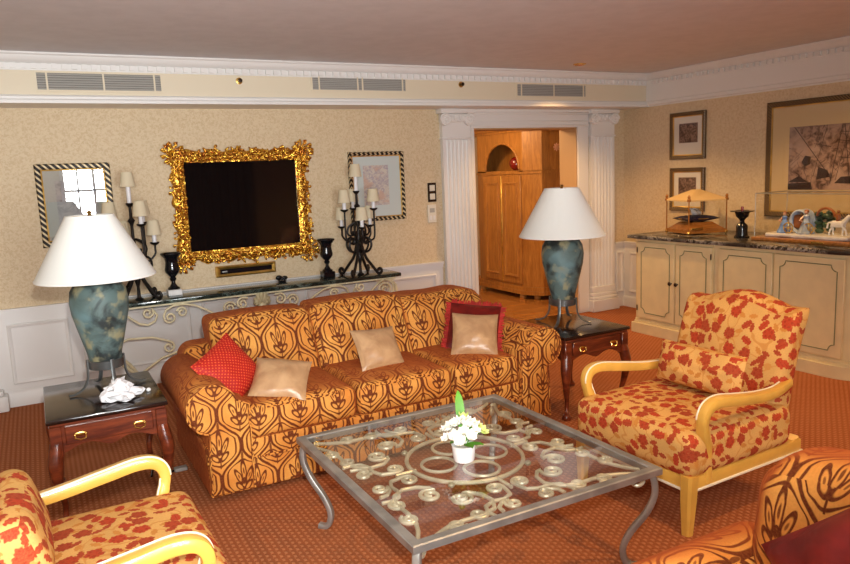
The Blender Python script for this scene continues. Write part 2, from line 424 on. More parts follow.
    def frame(s, o0, o1, i0, i1, p0, p1, prof, plane):
        """mitred frame: prof = list of (t 0 outer..1 inner, height); plane maps (u,v,h)->xyz"""
        vs = []; fs = []; L = []
        for t, h in prof:
            a0 = o0+(i0-o0)*t; a1 = o1+(i1-o1)*t; b0 = p0[0]+(p1[0]-p0[0])*t; b1 = p0[1]+(p1[1]-p0[1])*t
            L.append([(a0, b0, h), (a1, b0, h), (a1, b1, h), (a0, b1, h)])
        for l in L:
            for q in l: vs.append(plane(*q))
        for i in range(len(L)-1):
            for k in range(4):
                k2 = (k+1) % 4; fs.append((i*4+k, i*4+k2, (i+1)*4+k2, (i+1)*4+k))
        return s.add(vs, fs)
    def build(s, name, mats, parent=None, loc=None, rot=None, sharp=38, uv_off=(0, 0)):
        me = bpy.data.meshes.new(name); me.from_pydata([tuple(v) for v in s.v], [], s.f)
        b = bmesh.new(); b.from_mesh(me); bmesh.ops.recalc_face_normals(b, faces=b.faces[:]); b.to_mesh(me); b.free()
        me.validate()
        if not isinstance(mats, (list, tuple)): mats = [mats]
        for m in mats: me.materials.append(m)
        if len(mats) > 1 and len(me.polygons) == len(s.mi): me.polygons.foreach_set('material_index', s.mi)
        uv = me.uv_layers.new(name='UVMap'); dat = uv.data
        for p in me.polygons:
            n = p.normal; ax = max(range(3), key=lambda i: abs(n[i])*(1.0 if i != 2 else .9))
            for li in p.loop_indices:
                c = me.vertices[me.loops[li].vertex_index].co
                dat[li].uv = ((c.y, c.z) if ax == 0 else (c.x, c.z) if ax == 1 else (c.x, c.y)); 
                dat[li].uv = (dat[li].uv[0]+uv_off[0], dat[li].uv[1]+uv_off[1])
            p.use_smooth = True
        me.set_sharp_from_angle(angle=math.radians(sharp))
        o = bpy.data.objects.new(name, me); C.objects.link(o)
        if parent: o.parent = parent
        if loc is not None: o.location = loc
        if rot is not None: o.rotation_euler = rot
        return o
def tag(o, label, cat, group=None):
    o['label'] = label; o['category'] = cat
    if group: o['group'] = group
    return o
def thing(name, label, cat, loc=(0, 0, 0), rz=0., group=None):
    o = bpy.data.objects.new(name, None); o.empty_display_size = .1; C.objects.link(o); o.location = loc; o.rotation_euler = (0, 0, rz)
    return tag(o, label, cat, group)
def struct(name, mb, mat, parent=None, **k):
    o = mb.build(name, mat, parent, **k)
    if parent is None: o['kind'] = 'structure'
    return o
def dup(root, loc, rz=None, label=None, skip=()):
    r = root.copy(); C.objects.link(r); r.location = loc
    if rz is not None: r.rotation_euler = (0, 0, rz)
    if label: r['label'] = label
    for ch in list(root.children):
        if ch.name.split('.')[0] in skip: continue
        c = ch.copy(); C.objects.link(c); c.parent = r
        for g in list(ch.children):
            d = g.copy(); C.objects.link(d); d.parent = c
    return r
def clothoid(x, y, th, segs, ds=.008):
    """integrate a curve: segs = [(length, curvature start, curvature end)]"""
    out = [(x, y)]
    for L, k0, k1 in segs:
        n = max(3, int(L/ds)); h = L/n
        for i in range(n):
            k = k0+(k1-k0)*(i+.5)/n; th += k*h*.5; x += math.cos(th)*h; y += math.sin(th)*h; th += k*h*.5; out.append((x, y))
    return out
def spiral(cx, cy, r0, r1, a0, turns, n=26):
    return [(cx+(r0+(r1-r0)*i/n)*math.cos(a0+turns*2*PI*i/n), cy+(r0+(r1-r0)*i/n)*math.sin(a0+turns*2*PI*i/n)) for i in range(n+1)]
def catmull(P, n=6):
    P = [Vector(p) for p in P]; out = []
    for i in range(len(P)-1):
        p0, p1, p2, p3 = P[max(i-1, 0)], P[i], P[i+1], P[min(i+2, len(P)-1)]
        for k in range(n):
            t = k/n; out.append(.5*((2*p1)+(p2-p0)*t+(2*p0-5*p1+4*p2-p3)*t*t+(3*p1-p0-3*p2+p3)*t**3))
    return out+[P[-1]]

# ================================================================== SETTING
ZC, ZS, ZD, SD = 2.50, 2.167, .735, .341
XL = -7.2
OX0, OX1, OZ = -1.965, -.68, 1.99           # doorway
struct('floor', MB().box(XL, .0, FX, .0, -.1, 0), M['carpet'])
struct('ceiling', MB().box(XL, .1, FX, .12, ZC, ZC+.1), M['ceiling'])
b = MB(); b.box(XL, OX0, 0, .24, 0, ZC); b.box(OX1, .12, 0, .24, 0, ZC); b.box(OX0, OX1, 0, .24, OZ, ZC); struct('wall_back', b, M['paper'])
struct('wall_right', MB().box(0, .12, FX, 0, 0, ZC), M['paper'])
struct('wall_left', MB().box(XL-.12, XL, FX, .24, 0, ZC), M['paper'])
# front wall with two windows (behind the photographer)
b = MB(); wins = [(-6.85, -5.85), (-5.35, -4.35)]
xs = [XL, -6.85, -5.85, -5.35, -4.35, .12]
for i in range(0, 6, 2): b.box(xs[i], xs[i+1], FX-.2, FX, 0, ZC)
for x0, x1 in wins: b.box(x0, x1, FX-.2, FX, 0, .45); b.box(x0, x1, FX-.2, FX, 2.25, ZC)
struct('wall_front', b, M['paper'])
for k, (x0, x1) in enumerate(wins):
    b = MB(); b.frame(x0, x1, x0+.06, x1-.06, (.45, 2.25), (.51, 2.19), [(0, 0), (0, .04), (1, .04), (1, 0)], lambda u, v, h: (u, FX-.06+h, v))
    b.box((x0+x1)/2-.02, (x0+x1)/2+.02, FX-.05, FX-.02, .5, 2.2); b.box(x0+.05, x1-.05, FX-.05, FX-.02, 1.5, 1.54); b.box(x0+.24, x0+.27, FX-.05, FX-.02, .5, 2.2); b.box(x1-.27, x1-.24, FX-.05, FX-.02, .5, 2.2); b.box(x0+.05, x1-.05, FX-.05, FX-.02, 1.0, 1.03)
    o = struct('window_%d' % (k+1), b, M['white'])
    MB().add([(x0+.05, FX-.04, .5), (x1-.05, FX-.04, .5), (x1-.05, FX-.04, 2.2), (x0+.05, FX-.04, 2.2)], [(0, 1, 2, 3)]).build('pane', M['glass'], o)
# hallway beyond the doorway
struct('floor_hall', MB().box(-3.2, 1.0, .0, 3.2, -.1, 0), M['parquet'])
b = MB(); b.box(-3.3, -3.2, .24, 3.2, 0, ZC); b.box(-3.2, .5, 3.1, 3.2, 0, ZC); b.box(.05, .15, .24, 3.2, 0, ZC)
struct('wall_hall', b, M['wallgrey'])
struct('ceiling_hall', MB().box(-3.3, .5, .24, 3.2, ZC, ZC+.1), M['ceiling'])
# soffit along the back wall with crown, dentils and lower moulding
struct('ceiling_soffit', MB().box(XL, 0, -SD, 0, ZS+.045, ZC), M['soffit'])
b = MB(); Y = -SD
b.prism([(0, ZS), (Y-.028, ZS), (Y-.028, ZS+.022), (Y-.018, ZS+.030), (Y-.018, ZS+.046), (Y-.006, ZS+.058), (0, ZS+.058)], XL, -.002, 'x')
b.prism([(Y+.002, 2.385), (Y-.012, 2.385), (Y-.012, 2.43), (Y-.03, 2.44), (Y-.045, 2.462), (Y-.05, 2.48), (Y-.062, 2.488), (Y-.062, ZC-.001), (Y+.002, ZC-.001)], XL, -.002, 'x')
n = 0; x = XL+.02
while x < -.06: b.box(x, x+.034, Y-.030, Y-.008, 2.395, 2.43); x += .062
struct('trim_1', b, M['white'])
b = MB()      # deep white frieze on the right wall
b.prism([(0, ZS), (-.012, ZS), (-.012, ZS+.012), (-.030, ZS+.018), (-.030, ZS+.045), (-.022, ZS+.055), (-.022, 2.385), (-.034, 2.385), (-.034, 2.43), (-.052, 2.44), (-.066, 2.462), (-.072, 2.48), (-.084, 2.488), (-.084, ZC-.001), (0, ZC-.001)], FX, -SD-.0, 'y')
y = FX+.03
while y < -SD-.06: b.box(-.056, -.024, y, y+.034, 2.395, 2.43); y += .062
struct('trim_2', b, M['white'])
# wainscot with raised panels on the back wall
def panel(b, u0, u1, v0, v1, plane):
    b.frame(u0, u1, u0+.035, u1-.035, (v0, v1), (v0+.035, v1-.035), [(0, 0), (0, .012), (.25, .018), (.6, .012), (.8, .004), (1, .003), (1, 0)], plane)
def wainscot(name, spans, u0, u1, plane):
    b = MB()
    pr = [(0, 0), (0, .0)]
    def strip(v0, v1, h0, h1):
        q = [plane(u, v, h) for u in (u0, u1) for v, h in ((v0, h0), (v0, h1), (v1, h1), (v1, h0))]
        b.add(q, [(0, 1, 5, 4), (1, 2, 6, 5), (2, 3, 7, 6), (3, 0, 4, 7), (0, 3, 2, 1), (4, 5, 6, 7)])
    strip(0, ZD-.03, -.002, .010); strip(ZD-.055, ZD-.03, 0, .022); strip(ZD-.03, ZD-.012, 0, .034); strip(ZD-.012, ZD, 0, .042)
    for a, c in spans: panel(b, a, c, .167, .62, lambda u, v, h: plane(u, v, h+.010))
    return struct(name, b, M['white'])
bw = lambda u, v, h: (u, -h, v); rw = lambda u, v, h: (-h, u, v)
wainscot('trim_3', [(-6.60, -6.14), (-6.05, -5.64), (-5.56, -4.75), (-4.66, -3.85), (-3.76, -3.06), (-2.97, -2.44)], XL, -2.362, bw)
wainscot('trim_4', [(-.135, -.03)], -.165, 0, bw)
wainscot('trim_5', [(-.80, -.10), (-3.85, -3.15), (-4.65, -3.93)], FX, -.0, rw)
struct('baseboard_back', MB().prism([(0, 0), (-.024, 0), (-.024, .095), (-.016, .115), (-.010, .12), (0, .12)], XL, -2.362, 'x'), M['white'])
struct('baseboard_right', MB().prism([(0, 0), (-.024, 0), (-.024, .095), (-.016, .115), (-.010, .12), (0, .12)], FX, 0, 'y'), M['white'])
b = MB(); b.box(-6.60, -6.09, -.13, -.012, 0, .115, .012, 2); b.box(-6.58, -6.115, -.105, -.012, .115, .150, .012, 2); struct('trim_6', b, M['white'])
# fluted pilasters with scrolled capitals
def pilaster(name, x0, x1):
    b = MB(); w_ = x1-x0; c = (x0+x1)/2; D = .055
    prof = [(x0+.02, -.008), (x0+.02, -D)]; fl = 6; a = x0+.045; fw = (w_-.09)/fl
    for k in range(fl):
        xx = a+k*fw
        prof += [(xx+fw*.14, -D), (xx+fw*.24, -D+.012), (xx+fw*.5, -D+.017), (xx+fw*.76, -D+.012), (xx+fw*.86, -D)]
    prof += [(x1-.02, -D), (x1-.02, -.008)]
    b.prism(prof, .27, 1.90, 'z'); o = struct(name, b, M['white'])
    b = MB(); b.box(x0-.012, x1+.012, -.105, 0, 0, .13, .006); b.box(x0, x1, -.09, 0, .13, .165, .012, 2); b.box(x0+.008, x1-.008, -.075, 0, .165, .205, .008, 2); b.box(x0+.014, x1-.014, -.066, 0, .205, .272, .006)
    b.build('plinth', M['white'], o)
    b = MB(); b.box(x0+.008, x1-.008, -.066, 0, 1.885, 1.905, .005); b.box(x0+.02, x1-.02, -.056, 0, 1.905, 2.06, 0)
    b.box(x0+.01, x1-.01, -.085, 0, 2.045, 2.125, .012, 2); b.box(x0-.015, x1+.015, -.105, 0, 2.125, ZS, .006)
    b.build('capital', M['white'], o)
    for s in (-1, 1):
        cx = c+s*(w_/2-.045); pts = [(cx+s*(.055*(1-i/30)+.006)*math.cos(2*PI*2*i/30+PI/2*0), -.092, 2.068+(.055*(1-i/30)+.006)*math.sin(2*PI*2*i/30)) for i in range(31)]
        v = MB(); v.tube(pts, .011, 8); v.lathe([(.0, 0), (.056, 0), (.056, .05), (0, .05)], 20, xf=Matrix.Translation((cx, -.045, 2.068)) @ Matrix.Rotation(PI/2, 4, 'X'))
        v.build('volute', M['white'], o)
    lf = MB()
    for k in range(5):
        xx = c+(k-2)*.032; lf.ball((xx, -.09, 2.075+.012*(k % 2)), .016, .012, .028, 8, 6)
    lf.build('leaf_carving', M['white'], o)
    return o
pilaster('trim_7', -2.355, -2.005); pilaster('trim_8', -.535, -.175)
# door casing: jamb boards, head and reveals
b = MB(); b.box(-2.005, OX0, -.03, .0, 0, OZ+.0, .004); b.box(OX1, -.535, -.03, 0, 0, OZ, .004)
b.box(-2.005, -.535, -.03, 0, OZ, ZS, 0)
b.box(-2.005, -.535, -.042, -.03, OZ+.012, OZ+.03, .003); b.box(-2.005, -.535, -.040, -.03, OZ+.055, OZ+.07, .003); b.box(-2.005, -.535, -.05, -.03, ZS-.05, ZS-.03, .004); b.box(-2.005, -.535, -.065, -.03, ZS-.03, ZS, .004)
struct('trim_9', b, M['white'])
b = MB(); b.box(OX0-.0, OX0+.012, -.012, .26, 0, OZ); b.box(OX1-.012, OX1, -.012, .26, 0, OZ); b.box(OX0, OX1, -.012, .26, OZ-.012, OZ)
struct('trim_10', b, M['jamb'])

# ------------------------------------------------------------------ air vents, sprinklers, downlight
def vent(x0, x1, z0, z1, label, bars):
    t = thing('air_vent', label, 'air vent', ((x0+x1)/2, -SD, z0), 0, 'air vents in the soffit')
    h = (x1-x0)/2; H = z1-z0
    b = MB(); b.frame(-h, h, -h+.014, h-.014, (0, H), (.014, H-.014), [(0, 0), (0, -.010), (1, -.010), (1, 0)], lambda u, v, q: (u, q, v)); b.build('frame', M['soffit'], t)
    MB().box(-h+.01, h-.01, -.002, -.0005, .01, H-.01).build('backing', M['ventdark'], t)
    for k in range(7):
        z = .014+(H-.028)*(k+.5)/7
        b = MB(); b.add([(-h+.012, -.009, z-.006), (h-.012, -.009, z-.006), (h-.012, -.003, z+.006), (-h+.012, -.003, z+.006), (-h+.012, -.007, z-.007), (h-.012, -.007, z-.007), (h-.012, -.001, z+.005), (-h+.012, -.001, z+.005)],
                        [(0, 1, 2, 3), (4, 5, 6, 7), (0, 1, 5, 4), (3, 2, 6, 7)]); b.build('slat', M['vent'], t)
    for u in bars: MB().box(-h+2*h*u-.006, -h+2*h*u+.006, -.0125, -.006, .012, H-.012).build('divider', M['soffit'], t)
vent(-5.68, -4.85, 2.245, 2.385, 'leftmost wide grey air vent in the soffit, above the left candelabra and mirror-like picture', (.09, .52, .93))
vent(-3.71, -2.84, 2.275, 2.385+.02, 'middle grey air vent in the soffit, above the pastel print and right candelabra', (.08, .47, .52, .95))
vent(-1.69, -.835, 2.25, 2.385, 'rightmost grey air vent in the soffit, above the doorway', (.07, .52, .95))
for x, z, l in ((-4.286, 2.345, 'small dark sprinkler nozzle in the soffit above the gilt framed television'), (-2.29, 2.355, 'small dark sprinkler nozzle in the soffit above the left pilaster')):
    t = thing('sprinkler', l, 'sprinkler', (x, -SD, z), 0, 'sprinklers in the soffit')
    X = Matrix.Rotation(PI/2, 4, 'X')
    MB().lathe([(.026, 0), (.024, .006), (.012, .008)], 16, xf=X).build('rosette', M['brass'], t)
    MB().lathe([(.010, .006), (.010, .03), (.016, .032), (.016, .036), (.004, .038)], 12, xf=X).build('nozzle', M['knob'], t)
t = thing('ceiling_downlight', 'small recessed brass downlight in the ceiling near the room corner', 'ceiling light', (-1.3, -.79, ZC))
MB().lathe([(.058, -.0), (.058, -.006), (.046, -.010), (.040, -.003), (.040, 0)], 24).build('trim_ring', M['brass'], t)
MB().lathe([(.0, -.004), (.038, -.003), (.038, 0)], 20).build('bulb', M['porcelain'], t)

# ------------------------------------------------------------------ pictures
def picture(name, label, cat, c, W, H, fw, mats, art, onright=False, glass='picglass2', mat_border=None, extra=None):
    """c = centre on the wall; built facing -Y, turned to -X when on the right wall"""
    t = thing(name, label, cat, c, PI*1.5 if onright else 0)
    hw, hh = W/2, H/2; pl = lambda u, v, h: (u, -h, v)
    b = MB(); b.frame(-hw, hw, -hw+fw, hw-fw, (-hh, hh), (-hh+fw, hh-fw), [(0, 0), (0, .022), (.2, .030), (.5, .026), (.8, .024), (1, .016), (1, 0)], pl); b.build('frame', mats[0], t)
    MB().frame(-hw+fw-.001, hw-fw+.001, -hw+fw+.008, hw-fw-.008, (-hh+fw-.001, hh-fw+.001), (-hh+fw+.008, hh-fw-.008), [(0, .008), (0, .017), (1, .013), (1, .008)], pl).build('slip', M['gold_trim'], t)
    MB().box(-hw+fw-.002, hw-fw+.002, -.007, -.002, -hh+fw-.002, hh-fw+.002).build('mat', mats[1], t)
    x0, x1, z0, z1 = art
    b = MB(); b.box(x0, x1, -.009, -.0065, z0, z1)
    if extra: b.cur = 1; extra(b, x0, x1, z0, z1)
    b.build('print', [mats[2], M['ink']], t)
    MB().add([(-hw+fw-.002, -.012, -hh+fw-.002), (hw-fw+.002, -.012, -hh+fw-.002), (hw-fw+.002, -.012, hh-fw+.002), (-hw+fw-.002, -.012, hh-fw+.002)], [(0, 1, 2, 3)]).build('glass', M[glass], t)
    return t
picture('framed_picture', 'framed pale picture under reflective glass behind the left table lamp', 'picture', (-5.493, -.001, 1.462), .51, .61, .042, (M['ropeframe'], M['mat_grey'], M['print_grey']), (-.13, .15, -.20, .18), glass='picglass')
picture('framed_picture', 'pastel print with wide mat in black and gold rope frame behind the right candelabra', 'picture', (-3.012, -.001, 1.482), .548, .622, .034, (M['ropeframe'], M['mat_grey'], M['print_pastel']), (-.135, .115, -.17, .19))
picture('framed_picture', 'small sepia etching, upper of the two small frames on the right wall', 'picture', (-.001, -.885, 1.84), .44, .46, .038, (M['ropebronze'], M['mat'], M['print_etch']), (-.11, .12, -.07, .12), True)
picture('framed_picture', 'small sepia etching, lower frame partly behind the tan roofed display case', 'picture', (-.001, -.885, 1.31), .43, .43, .038, (M['ropebronze'], M['mat'], M['print_etch']), (-.11, .11, -.11, .12), True)
def ships(b, x0, x1, z0, z1):
    random.seed(4)
    P = lambda u, v: (x0+(x1-x0)*u, -.0095, z0+(z1-z0)*v)
    def line(a, c, w_=.003):
        A, B = Vector(P(*a)), Vector(P(*c)); d = (B-A).normalized(); n = Vector((-d.z, 0, d.x))*w_/2
        b.add([A-n, B-n, B+n, A+n], [(0, 1, 2, 3)])
    def poly(ps): b.add([P(*p) for p in ps], [tuple(range(len(ps)))])
    poly([(0, .10), (.28, .12), (.30, .0), (0, 0)])
    poly([(.0, .12), (.13, .22), (.25, .12)]); poly([(.34, .16), (.36, .36), (.47, .30), (.50, .2)])
    poly([(.55, .10), (.62, .2), (.98, .22), (1, .08)])
    for ps in ([(.16, .44), (.2, .54), (.27, .52), (.26, .4), (.2, .37)],): poly(ps)
    line((.06, 1), (.5, .2), .006); line((.45, 1), (.30, .2), .004); line((.62, 1), (.5, .1), .006); line((.64, 1), (.72, .1), .006); line((.70, .98), (.56, .15), .004)
    line((.86, 1), (.90, .12), .006); line((.56, .76), (1, .68), .006); line((.58, .5), (.98, .44), .005); line((.6, .88), (.92, .86), .004); line((.3, .72), (.5, .66), .004)
    for k in range(26): 
        u, v = random.random(), random.uniform(.15, .95); line((u, v), (min(1, max(0, u+random.uniform(-.12, .12))), min(1, max(0, v+random.uniform(-.25, .25)))), .0025)
    for k in range(7):
        u = .55+.06*k; pts = [(u+.035*math.sin(i/6*PI), .3+.09*(k % 4)+.12*i/6) for i in range(7)]
        for p, q in zip(pts, pts[1:]): line(p, q, .004)
picture('framed_picture', 'large sepia print of ships masts with tan mat, on right wall above figurine case', 'picture', (-.001, -2.36, 1.57), 1.18, .99, .045, (M['ropebronze'], M['mat_tan'], M['print_ship']), (-.375, .375, -.26, .27), True, extra=ships)

# ------------------------------------------------------------------ switches
t = thing('light_switch', 'brass edged dark switch plate with two buttons beside the left pilaster', 'light switch', (-2.445, -.001, 1.40))
MB().box(-.045, .045, -.010, 0, -.09, .09, .003).build('plate', M['knob'], t)
for z in (.04, -.04): MB().box(-.028, .028, -.016, -.008, z-.028, z+.028, .003).build('button', M['plastic'], t)
t = thing('thermostat', 'ivory thermostat panel below the dark switch plate beside the left pilaster', 'thermostat', (-2.455, -.001, 1.20))
MB().box(-.045, .045, -.014, 0, -.085, .085, .004).build('housing', M['plastic'], t)
MB().box(-.026, .026, -.016, -.013, .01, .05, .001).build('display', M['vent'], t)
for x in (-.018, .018): MB().box(x-.012, x+.012, -.017, -.013, -.06, -.02, .002).build('button', M['white'], t)

# ------------------------------------------------------------------ television in gilt carved frame
random.seed(11)
t = thing('television', 'black wall television in a carved gilt rococo frame above the marble console', 'television', (-4.24, -.002, 1.40))
ox0, ox1, oz0, oz1 = -.466, .462, -.368, .348
MB().box(ox0-.02, ox1+.02, -.030, -.0, oz0-.02, oz1+.02).build('screen', M['screen'], t)
pl = lambda u, v, h: (u, -h, v)
b = MB(); b.frame(ox0-.055, ox1+.055, ox0, ox1, (oz0-.055, oz1+.055), (oz0, oz1), [(0, .0), (0, .035), (.3, .055), (.7, .05), (.9, .04), (1, .034), (1, .03)], pl)
def band_point(s, off):
    P_ = [(-W2-off, -H2-off), (W2+off, -H2-off), (W2+off, H2+off), (-W2-off, H2+off)]
    L = [2*(W2+off), 2*(H2+off)]*2; s = (s % 1)*sum(L)
    for i in range(4):
        if s <= L[i]:
            A, B = P_[i], P_[(i+1) % 4]; k = s/L[i]; return mx+A[0]+(B[0]-A[0])*k, mz+A[1]+(B[1]-A[1])*k, [0, PI/2, PI, -PI/2][i], i
        s -= L[i]
    return mx-W2-off, mz-H2-off, 0, 0
W2, H2 = (ox1-ox0)/2, (oz1-oz0)/2; mx, mz = (ox0+ox1)/2, (oz0+oz1)/2
NB = 240; RW = [(-.005, .0), (-.004, .040), (.02, .045), (.05, .042), (.078, .034), (.092, .020), (.092, .004)]; vs = []
for k in range(NB):
    for j, (o_, h) in enumerate(RW):
        wv = 0 if o_ < .01 else (o_/.09)*(.014*math.sin(k*2*PI/NB*22)+.016*noise.noise(Vector((k*.31, 2, 0))))
        x, z, a, sd = band_point(k/NB, o_+wv); vs.append((x, -h-(.010*noise.noise(Vector((x*45, z*45, j))) if 0 < j < 6 else 0), z))
m_ = len(RW); b.add(vs, [(k*m_+j, k*m_+j+1, ((k+1) % NB)*m_+j+1, ((k+1) % NB)*m_+j) for k in range(NB) for j in range(m_-1)])
def carv(b, cx, cz, s, a, flip):
    L = s*3.2; pts = clothoid(0, 0, 0, [(L*.45, 2/s*.3, 7/s*.25), (L*.55, 7/s*.25, 26/s*.22)], s*.16); pts2 = [(-x, -y) for x, y in pts]
    ps = list(reversed(pts2))+pts[1:]; ca, sa = math.cos(a), math.sin(a); n = len(ps); q = []; rr = []
    for i, (x, y) in enumerate(ps):
        y *= flip; x -= 0; q.append((cx+x*ca-y*sa, -.055-.012*math.sin(PI*i/n)-random.uniform(0, .003), cz+x*sa+y*ca)); rr.append(s*(.13+.17*math.sin(PI*i/(n-1))))
    b.tube(q, rr, 6)
def leafb(b, cx, cz, s, a, h=.055):
    X = Matrix.Rotation(-a, 4, 'Y'); b.ball((cx, -h, cz), s, s*.42, s*.40, 8, 6, X)
for k in range(120):
    x, z, a, sd = band_point(k/120+.004, .055+random.uniform(-.03, .045)); carv(b, x, z, random.uniform(.018, .028), a+random.uniform(-.7, .7), random.choice((-1, 1)))
for k in range(90):
    x, z, a, sd = band_point(k/90, .028+random.uniform(-.006, .01)); leafb(b, x, z, random.uniform(.016, .03), a+random.uniform(-.9, .9), .058)
for k in range(110):
    x, z, a, sd = band_point(k/110, random.uniform(.04, .105)); leafb(b, x, z, random.uniform(.016, .030), a+random.uniform(-1.4, 1.4), .048)
for k in range(180):
    x, z, a, sd = band_point(k/180, .008); b.ball((x, -.05, z), .008, .008, .008, 6, 4)
b.build('frame', M['gilt'], t, sharp=60)
def corner(sx, sz):
    b = MB(); cx, cz = (ox0-.068 if sx < 0 else ox1+.062), (oz0-.068 if sz < 0 else oz1+.066)
    for k in range(9):
        a = 2*PI*k/9; carv(b, cx+.055*math.cos(a), cz+.055*math.sin(a), .026, a+PI/2+.4, 1)
    for k in range(12):
        a = 2*PI*k/12+.2; leafb(b, cx+.078*math.cos(a), cz+.078*math.sin(a), .026, a+random.uniform(-.5, .5))
    b.tube([(cx+.022*math.cos(2*PI*i/12), -.06, cz+.022*math.sin(2*PI*i/12)) for i in range(12)], .011, 6, closed=True)
    return b
for sx in (-1, 1):
    for sz in (-1, 1): corner(sx, sz).build('corner_cartouche', M['gilt'], t, sharp=60)
t = thing('set_top_box', 'slim black box with gold beaded frame on the wall under the television', 'media box', (-4.27, -.001, .85))
MB().frame(-.25, .25, -.218, .218, (-.045, .045), (-.020, .020), [(0, 0), (0, .045), (.4, .052), (1, .042), (1, 0)], pl).build('frame', M['gold_trim'], t)
MB().box(-.222, .222, -.038, 0, -.024, .024).build('front_panel', M['black'], t)
MB().box(-.20, -.16, -.0395, -.037, -.006, .004).build('indicator', M['greyiron'], t)

# ------------------------------------------------------------------ console table
CX = -4.25
t = thing('console_table', 'long wrought iron console with dark green marble top below the television', 'console table', (CX, -.20, 0))
ZT = .728
b = MB(); b.box(-1.25, 1.25, -.19, .155, ZT-.030, ZT, .005, 2); b.build('marble_top', M['marble'], t)
b = MB(); b.tube([(-1.2, -.16, ZT-.040), (1.2, -.16, ZT-.040)], 1, 8, flat=(Vector((0, 1, 0)), .014, .008)); b.build('rail', M['creamiron'], t)
b = MB(); b.tube([(-1.2, .12, ZT-.040), (1.2, .12, ZT-.040)], 1, 8, flat=(Vector((0, 1, 0)), .014, .008)); b.build('rail', M['creamiron'], t)
yf = -.165
def cscr(pts, name='scroll', r=.0085, y=yf): 
    MB().tube([(x, y, z) for x, z in pts], r, 8).build(name, M['creamiron'], t)
for s in (-1, 1):
    # sweeping S bars rising to the rail with spiral ends
    def mir(pts): return [(s*x, z) for x, z in pts]
    cscr(mir(list(reversed(spiral(.155, .625, .045, .012, PI*.5, -1.4)))+[(.11, .665)]))
    cscr(mir(spiral(.26, .60, .052, .014, PI*.9, -1.5)))
    cscr(mir([(.28, .50), (.36, .555), (.44, .61), (.52, .655), (.60, .675), (.68, .672), (.735, .645), (.755, .60)]+spiral(.71, .585, .045, .012, .3, -1.4)))
    cscr(mir([(p[0], p[1]) for p in spiral(.62, .615, .040, .012, PI*.1, 1.3)]))
    cscr(mir(list(reversed(spiral(.865, .640, .042, .012, PI*.75, 1.3)))+[(.80, .615), (.82, .57), (.87, .548), (.93, .565), (.985, .61), (1.04, .66), (1.09, .682)]))
    cscr(mir(spiral(1.10, .595, .088, .016, PI*.5, -2.2, 40)), r=.0095)
    cscr(mir([(1.10, .683), (1.16, .67), (1.20, .62), (1.21, .55), (1.18, .42), (1.10, .30), (1.0, .20), (.95, .12), (.965, .05), (1.02, .012)]), 'leg', .013)
    MB().tube([(s*x, .12, z) for x, z in [(1.10, .683), (1.16, .67), (1.20, .62), (1.21, .55), (1.18, .42), (1.10, .30), (1.0, .20), (.95, .12), (.965, .05), (1.02, .012)]], .013, 8).build('leg', M['creamiron'], t)
    cscr(mir([(.98, .17), (.80, .28), (.62, .33), (.45, .30), (.34, .22)]+spiral(.39, .19, .05, .012, 2.6, 1.3)))
    cscr(mir([(1.17, .40), (1.02, .46), (.85, .45), (.72, .40)]+spiral(.74, .36, .045, .012, 1.8, 1.3)))
b = MB()
for k in range(-3, 4):
    a = PI/2+k*.42; L = .105-.012*abs(k)
    for i in range(2):
        b.ball((math.cos(a)*L*.55, yf-.012, .60+math.sin(a)*L*.55), L*.55, .010, .020, 10, 6, Matrix.Rotation(-a, 4, 'Y'))
b.ball((0, yf-.014, .585), .03, .016, .03)
b.build('leaf_ornament', M['creamiron'], t)
# ---- black urns
def urn(name, label, loc, k=1., base='white'):
    t = thing(name, label, 'urn', loc)
    hb = .045 if base == 'white' else .055
    MB().box(-.052*k, .052*k, -.052*k, .052*k, 0, hb, .004).build('base', M['whitemarble'] if base == 'white' else M['black'], t)
    MB().lathe([(r*k, hb+(z*k)) for r, z in ((.045, 0), (.046, .012), (.030, .022), (.016, .045), (.014, .062), (.024, .075), (.026, .085), (.018, .095), (.034, .112), (.052, .135), (.056, .155), (.050, .185), (.046, .215), (.052, .245), (.074, .268), (.080, .276), (.078, .284), (.066, .276), (.044, .24), (.0, .22))], 28).build('vase', M['black'], t)
    return t
urn('urn', 'black glazed urn on white marble block, left end of the console near the lamp', (-4.885, -.19, ZT), 1.)
urn('urn', 'black glazed urn on black foot, on the console right of the television', (-3.61, -.19, ZT), .98, 'black')
t = thing('ornament', 'small black bow shaped ornament on the console under the television', 'ornament', (-4.0, -.13, ZT))
b = MB(); b.box(-.030, .030, -.018, .018, 0, .012, .003); b.build('foot', M['black'], t)
b = MB(); b.ball((-.024, 0, .034), .030, .016, .022); b.ball((.024, 0, .030), .028, .016, .018); b.ball((0, 0, .028), .014, .018, .016); b.build('bow', M['black'], t)
